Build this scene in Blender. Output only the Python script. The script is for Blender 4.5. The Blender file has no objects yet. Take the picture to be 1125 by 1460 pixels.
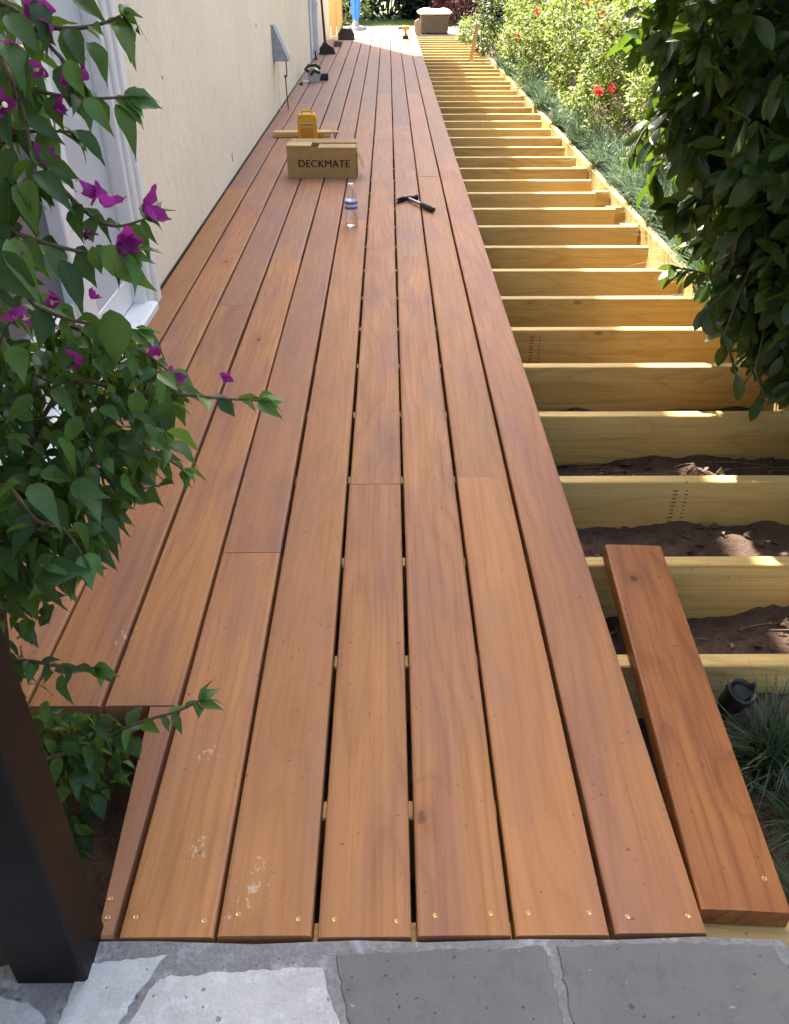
import bpy, math, random
import numpy as np
from mathutils import Vector, Matrix, Euler

random.seed(7)
rng = np.random.default_rng(7)
SC = bpy.context.scene
COL = SC.collection
R = math.radians

# ------------------------------------------------------------------ camera
cam_d = bpy.data.cameras.new('camera')
cam = bpy.data.objects.new('camera', cam_d)
COL.objects.link(cam)
SC.camera = cam
cam_d.sensor_fit = 'VERTICAL'
cam_d.sensor_height = 24.0
cam_d.lens = 24.0 * 1201.0 / 1460.0
cam_d.clip_start = 0.02
cam_d.clip_end = 500.0
PITCH = math.atan(805.0 / 1201.0)
cam.location = (0.0, 0.0, 1.203)
cam.rotation_euler = (R(90) - PITCH, 0.0, -0.0066)

# ------------------------------------------------------------------ sky and sun
SUN_EL, SUN_AZ = R(55), R(-22)          # azimuth measured from +Y towards +X
world = bpy.data.worlds.new('World')
SC.world = world
world.use_nodes = True
wn = world.node_tree
wn.nodes.clear()
sky = wn.nodes.new('ShaderNodeTexSky')
sky.sky_type = 'NISHITA'
sky.sun_disc = False
sky.sun_elevation = SUN_EL
sky.sun_rotation = SUN_AZ
sky.dust_density = 4.0
sky.air_density = 0.8
sky.ozone_density = 0.6
bg = wn.nodes.new('ShaderNodeBackground')
bg.inputs['Strength'].default_value = 0.15
wo = wn.nodes.new('ShaderNodeOutputWorld')
wn.links.new(sky.outputs[0], bg.inputs[0])
wn.links.new(bg.outputs[0], wo.inputs[0])

sun_dir = Vector((math.sin(SUN_AZ) * math.cos(SUN_EL), math.cos(SUN_AZ) * math.cos(SUN_EL), math.sin(SUN_EL)))
sun_d = bpy.data.lights.new('sun', 'SUN')
sun_d.energy = 5.0
sun_d.angle = R(0.55)
sun_d.color = (1.0, 0.93, 0.82)
sun = bpy.data.objects.new('sun', sun_d)
COL.objects.link(sun)
sun.rotation_euler = (-sun_dir).to_track_quat('-Z', 'Y').to_euler()
sun.location = sun_dir * 30

vs = SC.view_settings
vs.view_transform = 'Standard'
vs.look = 'None'
vs.gamma = 1.0
vs.use_curve_mapping = False
vs.exposure = 2.38

# ------------------------------------------------------------------ helpers
def link(o, parent=None):
    COL.objects.link(o)
    if parent is not None:
        o.parent = parent
    return o

def tag(o, label=None, cat=None, group=None, kind=None):
    if label: o['label'] = label
    if cat: o['category'] = cat
    if group: o['group'] = group
    if kind: o['kind'] = kind
    return o

def empty(name, loc=(0, 0, 0), rz=0.0):
    o = bpy.data.objects.new(name, None)
    o.empty_display_size = 0.05
    o.location = loc
    o.rotation_euler = (0, 0, rz)
    return link(o)

class MB:
    """collects shapes into one mesh"""
    def __init__(s):
        s.v, s.f = [], []
    def add(s, vs_, fs_):
        n = len(s.v)
        s.v += [tuple(p) for p in vs_]
        s.f += [tuple(i + n for i in f) for f in fs_]
        return s
    def box(s, x0, x1, y0, y1, z0, z1, c=0.0):
        """box, edges cut by c"""
        if c <= 0:
            return s.add([(x, y, z) for x in (x0, x1) for y in (y0, y1) for z in (z0, z1)],
                         [(0, 1, 3, 2), (4, 6, 7, 5), (0, 4, 5, 1), (2, 3, 7, 6), (0, 2, 6, 4), (1, 5, 7, 3)])
        # chamfered: 24 verts
        vs_ = []
        idx = {}
        for ix, x in enumerate((x0, x1)):
            for iy, y in enumerate((y0, y1)):
                for iz, z in enumerate((z0, z1)):
                    sx, sy, sz = (1 - 2 * ix) * c, (1 - 2 * iy) * c, (1 - 2 * iz) * c
                    idx[(ix, iy, iz, 'x')] = len(vs_); vs_.append((x, y + sy, z + sz))
                    idx[(ix, iy, iz, 'y')] = len(vs_); vs_.append((x + sx, y, z + sz))
                    idx[(ix, iy, iz, 'z')] = len(vs_); vs_.append((x + sx, y + sy, z))
        I = lambda a, b, c_, k: idx[(a, b, c_, k)]
        fs_ = []
        for a in (0, 1):
            q = [I(a, 0, 0, 'x'), I(a, 1, 0, 'x'), I(a, 1, 1, 'x'), I(a, 0, 1, 'x')]; fs_.append(q if a else q[::-1])
            q = [I(0, a, 0, 'y'), I(0, a, 1, 'y'), I(1, a, 1, 'y'), I(1, a, 0, 'y')]; fs_.append(q if a else q[::-1])
            q = [I(0, 0, a, 'z'), I(1, 0, a, 'z'), I(1, 1, a, 'z'), I(0, 1, a, 'z')]; fs_.append(q if a else q[::-1])
        for a in (0, 1):
            for b in (0, 1):
                fs_.append([I(a, b, 0, 'x'), I(a, b, 1, 'x'), I(a, b, 1, 'y'), I(a, b, 0, 'y')])
                fs_.append([I(a, 0, b, 'x'), I(a, 1, b, 'x'), I(a, 1, b, 'z'), I(a, 0, b, 'z')])
                fs_.append([I(0, a, b, 'y'), I(1, a, b, 'y'), I(1, a, b, 'z'), I(0, a, b, 'z')])
                for d in (0, 1):
                    fs_.append([I(a, b, d, 'x'), I(a, b, d, 'y'), I(a, b, d, 'z')])
        return s.add(vs_, fs_)
    def tube(s, pts, rad, n=8, caps=True):
        pts = [Vector(p) for p in pts]
        if not hasattr(rad, '__len__'): rad = [rad] * len(pts)
        rings = []
        up = Vector((0.13, 0.27, 0.95))
        for i, p in enumerate(pts):
            t = (pts[min(i + 1, len(pts) - 1)] - pts[max(i - 1, 0)]).normalized()
            a = t.cross(up)
            if a.length < 1e-3: a = t.cross(Vector((1, 0, 0)))
            a.normalize(); b = t.cross(a)
            rings.append([p + (a * math.cos(2 * math.pi * k / n) + b * math.sin(2 * math.pi * k / n)) * rad[i] for k in range(n)])
        vs_ = [q for r in rings for q in r]
        fs_ = []
        for i in range(len(pts) - 1):
            for k in range(n):
                fs_.append((i * n + k, i * n + (k + 1) % n, (i + 1) * n + (k + 1) % n, (i + 1) * n + k))
        if caps:
            fs_.append(tuple(range(n))[::-1]); fs_.append(tuple((len(pts) - 1) * n + k for k in range(n)))
        return s.add(vs_, fs_)
    def lathe(s, prof, n=20, c=(0, 0, 0)):
        vs_, fs_ = [], []
        for r, z in prof:
            for k in range(n):
                a = 2 * math.pi * k / n
                vs_.append((c[0] + r * math.cos(a), c[1] + r * math.sin(a), c[2] + z))
        for i in range(len(prof) - 1):
            for k in range(n):
                fs_.append((i * n + k, i * n + (k + 1) % n, (i + 1) * n + (k + 1) % n, (i + 1) * n + k))
        fs_.append(tuple(range(n))[::-1]); fs_.append(tuple((len(prof) - 1) * n + k for k in range(n)))
        return s.add(vs_, fs_)
    def prism(s, poly, z0, z1, axis='z', c=0.0):
        """extrude polygon; axis gives the extrusion direction; c = chamfer of the z1 rim"""
        n = len(poly)
        def P(a, b, h):
            return {'z': (a, b, h), 'y': (a, h, b), 'x': (h, a, b)}[axis]
        vs_ = [P(a, b, z0) for a, b in poly]
        if c > 0:
            cx = sum(a for a, b in poly) / n; cy = sum(b for a, b in poly) / n
            vs_ += [P(a, b, z1 - c) for a, b in poly]
            for a, b in poly:
                d = math.hypot(a - cx, b - cy) or 1
                vs_.append(P(a - (a - cx) / d * c, b - (b - cy) / d * c, z1))
            L = 3
        else:
            vs_ += [P(a, b, z1) for a, b in poly]; L = 2
        fs_ = []
        for l in range(L - 1):
            for k in range(n):
                fs_.append((l * n + k, l * n + (k + 1) % n, (l + 1) * n + (k + 1) % n, (l + 1) * n + k))
        fs_.append(tuple(range(n))[::-1]); fs_.append(tuple((L - 1) * n + k for k in range(n)))
        return s.add(vs_, fs_)
    def mesh(s, name, mat, smooth=False):
        m = bpy.data.meshes.new(name)
        m.from_pydata(s.v, [], s.f)
        import bmesh
        b = bmesh.new(); b.from_mesh(m); bmesh.ops.recalc_face_normals(b, faces=b.faces); b.to_mesh(m); b.free()
        if mat is not None: m.materials.append(mat)
        if smooth:
            m.polygons.foreach_set('use_smooth', [True] * len(m.polygons))
            m.set_sharp_from_angle(angle=R(40))
        return m
    def build(s, name, mat, parent=None, loc=(0, 0, 0), rot=(0, 0, 0), smooth=False):
        o = bpy.data.objects.new(name, s.mesh(name, mat, smooth))
        o.location = loc
        o.rotation_euler = rot
        return link(o, parent)

def np_mesh(name, V, F, mat, smooth=True, uv=None):
    """V (n,3), F (m,k) all with k corners"""
    m = bpy.data.meshes.new(name)
    k = F.shape[1]
    m.vertices.add(len(V)); m.vertices.foreach_set('co', np.ascontiguousarray(V, dtype=np.float32).ravel())
    m.loops.add(F.size); m.loops.foreach_set('vertex_index', np.ascontiguousarray(F, dtype=np.int32).ravel())
    m.polygons.add(len(F))
    m.polygons.foreach_set('loop_start', np.arange(0, F.size, k, dtype=np.int32))
    m.update(calc_edges=True)
    m.materials.append(mat)
    if smooth: m.polygons.foreach_set('use_smooth', np.ones(len(F), dtype=bool))
    if uv is not None:
        ul = m.uv_layers.new(name='UVMap')
        ul.data.foreach_set('uv', np.ascontiguousarray(uv[F.ravel()], dtype=np.float32).ravel())
    return m

def scatter(tv, tf, mats):
    """copies of a template (tv, tf) at 4x4 matrices, as arrays"""
    M = np.array(mats, dtype=np.float64)
    V = np.einsum('nij,kj->nki', M[:, :3, :3], tv) + M[:, None, :3, 3]
    n, k = len(M), len(tv)
    F = tf[None] + (np.arange(n) * k)[:, None, None]
    return V.reshape(-1, 3), F.reshape(-1, tf.shape[1])

def mat4(loc, direction, up, scale, roll=0.0):
    """x = sideways, y = along the leaf, z = leaf normal"""
    y = Vector(direction).normalized()
    x = y.cross(Vector(up))
    if x.length < 1e-3: x = y.cross(Vector((1, 0, 0.1)))
    x.normalize()
    z = x.cross(y)
    M = Matrix((x, y, z)).transposed().to_4x4()
    M = M @ Matrix.Rotation(roll, 4, 'Y') @ Matrix.Scale(scale, 4)
    M.translation = Vector(loc)
    return M

def child_at(parent, name, mesh, M):
    o = bpy.data.objects.new(name, mesh)
    link(o, parent)
    o.matrix_basis = Matrix.Translation(-Vector(parent.location)) @ M
    return o

# ------------------------------------------------------------------ material helpers
class NT:
    def __init__(s, name):
        s.m = bpy.data.materials.new(name)
        s.m.use_nodes = True
        s.t = s.m.node_tree
        s.t.nodes.clear()
        s.out = s.n('ShaderNodeOutputMaterial')
    def n(s, kind, **kw):
        nd = s.t.nodes.new(kind)
        for k, v in kw.items(): setattr(nd, k, v)
        return nd
    def l(s, a, b): s.t.links.new(a, b)
    def put(s, nd, key, val):
        if hasattr(val, 'is_output'): s.l(val, nd.inputs[key])
        else: nd.inputs[key].default_value = val
    def math(s, op, a, b=None, c=None, clamp=False):
        nd = s.n('ShaderNodeMath', operation=op, use_clamp=clamp)
        s.put(nd, 0, a)
        if b is not None: s.put(nd, 1, b)
        if c is not None: s.put(nd, 2, c)
        return nd.outputs[0]
    def vmath(s, op, a, b):
        nd = s.n('ShaderNodeVectorMath', operation=op)
        s.put(nd, 0, a); s.put(nd, 1, b)
        return nd.outputs[0]
    def noise(s, vec, scale, detail=3, rough=0.5, dist=0.0):
        nd = s.n('ShaderNodeTexNoise')
        if vec is not None: s.l(vec, nd.inputs['Vector'])
        nd.inputs['Scale'].default_value = scale
        nd.inputs['Detail'].default_value = detail
        nd.inputs['Roughness'].default_value = rough
        nd.inputs['Distortion'].default_value = dist
        return nd.outputs['Fac']
    def ramp(s, fac, stops, interp='LINEAR'):
        nd = s.n('ShaderNodeValToRGB')
        nd.color_ramp.interpolation = interp
        e = nd.color_ramp.elements
        while len(e) < len(stops): e.new(0.5)
        for i, (p, c) in enumerate(stops):
            e[i].position = p
            e[i].color = (c[0], c[1], c[2], 1) if hasattr(c, '__len__') else (c, c, c, 1)
        s.l(fac, nd.inputs[0])
        return nd.outputs[0]
    def mix(s, fac, a, b, blend='MIX'):
        nd = s.n('ShaderNodeMix', data_type='RGBA', blend_type=blend)
        s.put(nd, 0, fac)
        for k, v in ((6, a), (7, b)):
            if hasattr(v, 'is_output'): s.l(v, nd.inputs[k])
            else: nd.inputs[k].default_value = (v[0], v[1], v[2], 1)
        return nd.outputs[2]
    def mapr(s, v, a, b, c=0.0, d=1.0):
        nd = s.n('ShaderNodeMapRange')
        s.put(nd, 0, v)
        for i, q in enumerate((a, b, c, d)): nd.inputs[i + 1].default_value = q
        return nd.outputs[0]
    def bump(s, h, strength, dist=0.002):
        nd = s.n('ShaderNodeBump')
        nd.inputs['Strength'].default_value = strength
        nd.inputs['Distance'].default_value = dist
        s.l(h, nd.inputs['Height'])
        return nd.outputs[0]
    def bsdf(s, color, rough=0.6, spec=0.5, normal=None, metal=0.0, **kw):
        b = s.n('ShaderNodeBsdfPrincipled')
        if hasattr(color, 'is_output'): s.l(color, b.inputs['Base Color'])
        else: b.inputs['Base Color'].default_value = (color[0], color[1], color[2], 1)
        s.put(b, 'Roughness', rough); s.put(b, 'Metallic', metal); s.put(b, 'Specular IOR Level', spec)
        for k, v in kw.items(): s.put(b, k, v)
        if normal is not None: s.l(normal, b.inputs['Normal'])
        return b
    def done(s, shader):
        s.l(shader.outputs[0] if hasattr(shader, 'outputs') else shader, s.out.inputs[0])
        return s.m

def simple(name, col, rough=0.5, metal=0.0, var=0.15, scale=30.0, bump=0.1, spec=0.5):
    t = NT(name)
    tc = t.n('ShaderNodeTexCoord').outputs['Object']
    nz = t.noise(tc, scale, 4, 0.6)
    f = t.mapr(nz, 0.3, 0.7, 1 - var, 1 + var)
    c = t.mix(1.0, col, f, 'MULTIPLY')
    r = t.mapr(t.noise(tc, scale * 0.4, 3), 0.3, 0.7, rough * 0.85, min(1, rough * 1.15))
    return t.done(t.bsdf(c, r, spec, t.bump(nz, bump, 0.001), metal))

def wood(name, base, dark, warm, grey, axis='y', rough=0.45, knot_col=(0.06, 0.025, 0.012), marks=(), knot_amt=0.3,
         gscale=1.0, spec=0.45, grain_amt=0.55, kstretch=3.4, spots=()):
    """plank wood: the grain runs along one object axis; every object gets its own cut of the tree"""
    t = NT(name)
    tc = t.n('ShaderNodeTexCoord').outputs['Object']
    oi = t.n('ShaderNodeObjectInfo').outputs['Random']
    off = t.n('ShaderNodeCombineXYZ')
    t.l(t.math('MULTIPLY', oi, 37.0), off.inputs[0]); t.l(t.math('MULTIPLY', oi, 91.0), off.inputs[1]); t.l(t.math('MULTIPLY', oi, 53.0), off.inputs[2])
    mp = t.n('ShaderNodeMapping')
    t.l(tc, mp.inputs[0])
    if axis == 'x': mp.inputs['Rotation'].default_value = (0, 0, R(90))
    if axis == 'z': mp.inputs['Rotation'].default_value = (R(90), 0, 0)
    P0 = t.vmath('ADD', mp.outputs[0], off.outputs[0])
    # knots: sparse stretched cells
    kp = t.vmath('MULTIPLY', P0, (7.5, kstretch, 7.5))
    vo = t.n('ShaderNodeTexVoronoi'); t.l(kp, vo.inputs['Vector']); vo.inputs['Scale'].default_value = 1.0
    sel = t.n('ShaderNodeSeparateColor'); t.l(vo.outputs['Color'], sel.inputs[0])
    keep = t.math('LESS_THAN', sel.outputs[0], knot_amt)
    kd = t.math('ADD', vo.outputs['Distance'], t.math('MULTIPLY', t.math('SUBTRACT', t.noise(P0, 60, 2), 0.5), 0.08))
    knot = t.math('MULTIPLY', t.mapr(kd, 0.025, 0.08, 0.85, 0.0), keep)
    halo = t.math('MULTIPLY', t.mapr(kd, 0.08, 0.42, 1.0, 0.0), keep)
    # cathedral grain: rings of a slightly tilted log, bent round the knots
    warp = t.noise(t.vmath('MULTIPLY', P0, (3.5, 0.55, 3.5)), 1.0, 2, 0.5)
    sx = t.n('ShaderNodeSeparateXYZ'); t.l(P0, sx.inputs[0])
    ph = t.math('ADD', t.math('MULTIPLY', sx.outputs[0], 24.0 * gscale), t.math('MULTIPLY', warp, 15.0 * gscale))
    ph = t.math('ADD', ph, t.math('MULTIPLY', halo, 1.4))
    ring = t.math('FRACT', ph)
    ring = t.mapr(ring, 0.0, 0.85, 0.0, 1.0)
    ringline = t.ramp(ring, [(0.0, 0.25), (0.12, 0.0), (0.6, 0.25), (0.9, 1.0), (1.0, 0.25)])
    fine = t.noise(t.vmath('MULTIPLY', P0, (130.0, 2.6, 130.0)), 1.0, 5, 0.7)
    mid = t.noise(t.vmath('MULTIPLY', P0, (38.0, 1.3, 38.0)), 1.0, 4, 0.6)
    blot = t.noise(t.vmath('MULTIPLY', P0, (5.0, 1.1, 5.0)), 1.0, 4, 0.6)
    blot2 = t.noise(t.vmath('MULTIPLY', P0, (9.0, 2.1, 9.0)), 1.0, 4, 0.55, 0.4)
    c = t.mix(t.mapr(blot, 0.36, 0.62), base, warm)
    c = t.mix(t.math('MULTIPLY', t.mapr(blot2, 0.42, 0.66), 0.9), c, grey)
    g = t.math('ADD', t.math('MULTIPLY', ringline, 0.6), t.math('MULTIPLY', t.mapr(mid, 0.42, 0.72), 0.55))
    c = t.mix(t.math('MULTIPLY', g, grain_amt, clamp=True), c, dark)
    c = t.mix(t.math('MULTIPLY', t.mapr(fine, 0.48, 0.68), 0.75 * grain_amt), c, dark)
    c = t.mix(t.math('MULTIPLY', t.mapr(fine, 0.44, 0.30), 0.3 * grain_amt), c, warm)
    c = t.mix(t.math('MULTIPLY', halo, 0.35), c, dark)
    c = t.mix(knot, c, knot_col)
    for (qx, qy, qr) in spots:                      # a single big knot at a known place on the board
        dn = t.n('ShaderNodeVectorMath', operation='DISTANCE'); t.l(t.vmath('MULTIPLY', tc, (1, 0.75, 0)), dn.inputs[0]); dn.inputs[1].default_value = (qx, qy * 0.75, 0)
        dq = t.math('ADD', dn.outputs[1], t.math('MULTIPLY', t.math('SUBTRACT', t.noise(tc, 70, 3, 0.6), 0.5), qr * 1.1))
        c = t.mix(t.math('MULTIPLY', t.mapr(dq, qr * 0.8, qr * 2.6, 1.0, 0.0), 0.5), c, dark)
        c = t.mix(t.mapr(dq, qr * 0.35, qr * 0.9, 0.9, 0.0), c, knot_col)
    hue = t.math('FRACT', t.math('MULTIPLY', oi, 13.7))
    c = t.mix(t.mapr(hue, 0.5, 1.0, 0.0, 0.5), c, grey)
    c = t.mix(t.mapr(hue, 0.0, 0.4, 0.45, 0.0), c, warm)
    tint = t.mapr(t.math('FRACT', t.math('MULTIPLY', oi, 7.31)), 0, 1, 0.87, 1.08)
    c = t.mix(1.0, c, tint, 'MULTIPLY')
    rr = t.mapr(fine, 0.3, 0.7, rough - 0.08, rough + 0.1)
    at = t.n('ShaderNodeAttribute', attribute_type='OBJECT', attribute_name='dust')      # per-board grey-brown mix, stronger on boards farther along the deck
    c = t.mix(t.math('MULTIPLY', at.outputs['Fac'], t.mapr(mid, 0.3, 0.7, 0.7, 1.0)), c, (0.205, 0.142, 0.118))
    # scuffs and scraped spots (paint worn off) at a few places
    if marks:
        gp = t.n('ShaderNodeNewGeometry').outputs['Position']
        tot = None
        for (mx, my, mr) in marks:
            d = t.n('ShaderNodeVectorMath', operation='DISTANCE'); t.l(t.vmath('MULTIPLY', gp, (1, 0.7, 0)), d.inputs[0]); d.inputs[1].default_value = (mx, my * 0.7, 0)
            k = t.mapr(d.outputs[1], 0, mr, 1.0, 0.0)
            tot = k if tot is None else t.math('MAXIMUM', tot, k)
        sp = t.noise(t.vmath('MULTIPLY', gp, (90, 60, 0)), 1.0, 3, 0.7, 0.6)
        m = t.mapr(t.math('ADD', sp, t.math('MULTIPLY', tot, 0.22)), 0.70, 0.76)
        m = t.math('MULTIPLY', m, t.math('GREATER_THAN', tot, 0.02))
        c = t.mix(t.math('MULTIPLY', m, 0.8), c, (0.55, 0.40, 0.27))
    # dusting of small dark specks
    speck = t.mapr(t.noise(P0, 95, 2, 0.5), 0.705, 0.73)
    c = t.mix(t.math('MULTIPLY', speck, 0.5), c, (0.05, 0.025, 0.015))
    h = t.math('ADD', t.math('MULTIPLY', fine, 0.5), t.math('MULTIPLY', mid, 0.5))
    return t.done(t.bsdf(c, rr, spec, t.bump(h, 0.22, 0.0012)))

def leaf_mat(name, c1, c2, c3, rough=0.38, trans=0.3, tcol=(0.25, 0.4, 0.05), spec=0.5, vein=None, vf=9.0):
    t = NT(name)
    g = t.n('ShaderNodeNewGeometry')
    oi = t.n('ShaderNodeObjectInfo').outputs['Random']
    r = t.math('FRACT', t.math('ADD', t.math('MULTIPLY', g.outputs['Random Per Island'], 1.0), t.math('MULTIPLY', oi, 5.7)))
    c = t.ramp(r, [(0.0, c1), (0.55, c2), (1.0, c3)])
    tc = t.n('ShaderNodeTexCoord').outputs['Object']
    nz = t.noise(tc, 45, 3)
    c = t.mix(1.0, c, t.mapr(nz, 0.3, 0.7, 0.8, 1.2), 'MULTIPLY')
    hgt = nz
    if vein is not None:                       # midrib and side veins from the leaf's own UV
        uv = t.n('ShaderNodeSeparateXYZ'); t.l(t.n('ShaderNodeUVMap').outputs[0], uv.inputs[0])
        ax_ = t.math('ABSOLUTE', uv.outputs[0])
        mid_ = t.mapr(ax_, 0.004, 0.014, 1.0, 0.0)
        sv = t.math('FRACT', t.math('SUBTRACT', t.math('MULTIPLY', uv.outputs[1], vf), t.math('MULTIPLY', ax_, vf * 1.1)))
        sv = t.mapr(t.math('ABSOLUTE', t.math('SUBTRACT', sv, 0.5)), 0.0, 0.09, 0.55, 0.0)
        vv = t.math('MAXIMUM', mid_, sv)
        c = t.mix(t.math('MULTIPLY', vv, 0.55), c, vein)
        wear = t.mapr(t.noise(tc, 9, 4, 0.6), 0.60, 0.72)
        c = t.mix(t.math('MULTIPLY', wear, 0.35), c, vein)
        hgt = t.math('SUBTRACT', nz, t.math('MULTIPLY', vv, 0.8))
    b = t.bsdf(c, rough, spec, t.bump(hgt, 0.3, 0.001))
    tr = t.n('ShaderNodeBsdfTranslucent')
    t.l(t.mix(0.5, c, tcol), tr.inputs[0])
    mx = t.n('ShaderNodeMixShader'); mx.inputs[0].default_value = trans
    t.l(b.outputs[0], mx.inputs[1]); t.l(tr.outputs[0], mx.inputs[2])
    return t.done(mx)

M = {}
marks = [(-0.215, 0.755, .035), (-0.31, 0.83, .03), (-0.33, 1.02, .03), (-0.21, 0.79, .03), (-0.56, 1.34, .04), (-0.25, 0.715, .02)]
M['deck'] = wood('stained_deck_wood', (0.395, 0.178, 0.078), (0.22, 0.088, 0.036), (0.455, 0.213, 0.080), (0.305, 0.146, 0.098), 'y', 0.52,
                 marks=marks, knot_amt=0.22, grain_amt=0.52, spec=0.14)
M['loose'] = wood('stained_loose_wood', (0.38, 0.145, 0.044), (0.17, 0.056, 0.02), (0.46, 0.19, 0.054), (0.29, 0.108, 0.042), 'y', 0.48, knot_amt=0.12, grain_amt=0.8, spec=0.22, spots=((-0.022, 0.80, 0.012),))
M['pine'] = wood('treated_pine', (0.62, 0.44, 0.16), (0.43, 0.245, 0.07), (0.68, 0.48, 0.175), (0.53, 0.40, 0.18), 'x', 0.62, knot_col=(0.13, 0.055, 0.02), knot_amt=0.3, gscale=1.2, spec=0.25, grain_amt=0.85)
M['pine_y'] = wood('treated_pine_lengthwise', (0.62, 0.44, 0.16), (0.43, 0.245, 0.07), (0.68, 0.48, 0.175), (0.53, 0.40, 0.18), 'y', 0.62, knot_col=(0.16, 0.07, 0.025), knot_amt=0.2, gscale=1.4, spec=0.3)
M['pine_z'] = wood('treated_pine_upright', (0.50, 0.33, 0.13), (0.36, 0.21, 0.075), (0.56, 0.39, 0.17), (0.42, 0.32, 0.16), 'z', 0.62, knot_col=(0.16, 0.07, 0.025), knot_amt=0.2, gscale=1.4, spec=0.3)
M['brass'] = simple('brass', (0.52, 0.34, 0.15), 0.42, 1.0, 0.35, 400, 0.2)
M['black_metal'] = simple('black_paint', (0.0062, 0.0048, 0.004), 0.5, 0.0, 0.3, 14, 0.15, 0.25)
M['black_plastic'] = simple('black_plastic', (0.014, 0.014, 0.016), 0.4, 0.0, 0.2, 40, 0.1)
M['steel'] = simple('steel', (0.45, 0.46, 0.48), 0.35, 1.0, 0.15, 60, 0.1)
M['galv'] = simple('galvanised_sheet', (0.30, 0.32, 0.345), 0.55, 0.15, 0.2, 25, 0.1)
M['white_paint'] = simple('white_paint', (0.78, 0.76, 0.71), 0.45, 0.0, 0.05, 12, 0.05)
M['grey_panel'] = simple('pale_grey_paint', (0.50, 0.525, 0.53), 0.4, 0.0, 0.06, 8, 0.05)
M['downpipe'] = simple('pale_pipe_paint', (0.60, 0.62, 0.62), 0.4, 0.0, 0.06, 8, 0.05)
M['cable'] = simple('brown_cable', (0.16, 0.10, 0.07), 0.6)
M['cardboard'] = simple('cardboard', (0.36, 0.23, 0.095), 0.8, 0.0, 0.12, 18, 0.15, 0.2)
M['cardboard_in'] = simple('cardboard_flap', (0.40, 0.265, 0.125), 0.8, 0.0, 0.12, 18, 0.15, 0.2)
M['ink'] = simple('black_print', (0.03, 0.018, 0.012), 0.7, 0, 0.2, 80, 0.0, 0.2)
M['yellow'] = simple('yellow_plastic', (0.62, 0.33, 0.012), 0.35, 0.0, 0.1, 30, 0.05)
M['amber'] = simple('orange_plastic', (0.50, 0.20, 0.02), 0.35, 0.0, 0.1, 30, 0.05)
M['lime'] = simple('lime_plastic', (0.26, 0.36, 0.03), 0.4, 0.0, 0.1, 30, 0.05)
M['blue'] = simple('blue_fabric', (0.02, 0.17, 0.72), 0.6, 0.0, 0.15, 20, 0.1)
M['canvas'] = simple('white_cushion', (0.78, 0.77, 0.75), 0.85, 0.0, 0.06, 12, 0.1, 0.2)
M['wicker'] = simple('grey_wicker', (0.13, 0.115, 0.095), 0.6, 0.0, 0.3, 90, 0.5)
M['twig'] = simple('twig_bark', (0.10, 0.065, 0.035), 0.8, 0, 0.3, 60, 0.4)
M['bark'] = simple('shrub_bark', (0.11, 0.085, 0.06), 0.85, 0, 0.3, 40, 0.6)
M['drystem'] = simple('dry_twig', (0.20, 0.14, 0.09), 0.85, 0, 0.3, 60, 0.4)

t = NT('glass_dark')
M['glass'] = t.done(t.bsdf((0.10, 0.105, 0.11), 0.12, 0.6))
t = NT('clear_plastic')
g = t.n('ShaderNodeBsdfGlass'); g.inputs['Roughness'].default_value = 0.02; g.inputs['IOR'].default_value = 1.30; g.inputs['Color'].default_value = (0.96, 0.97, 0.98, 1)
M['clear'] = t.done(g)
t = NT('bottle_label')
M['label'] = t.done(t.bsdf((0.55, 0.60, 0.70), 0.4, 0.4))
t = NT('bottle_label_blue')
M['label_blue'] = t.done(t.bsdf((0.08, 0.12, 0.42), 0.4, 0.4))

# stucco wall
t = NT('cream_stucco')
tc = t.n('ShaderNodeTexCoord').outputs['Object']
n1 = t.noise(tc, 1.3, 5, 0.6); n2 = t.noise(tc, 120, 4, 0.7); n3 = t.noise(tc, 14, 4, 0.6)
c = t.mix(t.mapr(n1, 0.35, 0.68), (0.87, 0.735, 0.525), (0.80, 0.67, 0.475))
c = t.mix(t.math('MULTIPLY', t.mapr(n3, 0.5, 0.75), 0.25), c, (0.64, 0.51, 0.345))
stn = t.noise(t.vmath('MULTIPLY', tc, (5, 5, 0.5)), 1.0, 4, 0.6)
c = t.mix(t.math('MULTIPLY', t.mapr(stn, 0.55, 0.8), 0.3), c, (0.60, 0.47, 0.31))
spk = t.mapr(t.noise(tc, 34, 2, 0.5), 0.72, 0.75)
c = t.mix(t.math('MULTIPLY', spk, 0.5), c, (0.25, 0.19, 0.13))
hh = t.math('ADD', n2, t.math('MULTIPLY', n3, 2.2))
M['stucco'] = t.done(t.bsdf(c, 0.9, 0.2, t.bump(hh, 0.55, 0.006)))

# soil
t = NT('dark_soil')
tc = t.n('ShaderNodeTexCoord').outputs['Object']
n1 = t.noise(tc, 9, 6, 0.7); n2 = t.noise(tc, 70, 5, 0.7)
c = t.mix(t.mapr(n1, 0.35, 0.7), (0.075, 0.048, 0.036), (0.15, 0.10, 0.075))
c = t.mix(t.math('MULTIPLY', t.mapr(n2, 0.52, 0.75), 0.7), c, (0.20, 0.14, 0.105))
M['soil'] = t.done(t.bsdf(c, 0.95, 0.15, t.bump(t.math('ADD', n2, n1), 0.9, 0.012)))
M['clod'] = M['soil']

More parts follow.
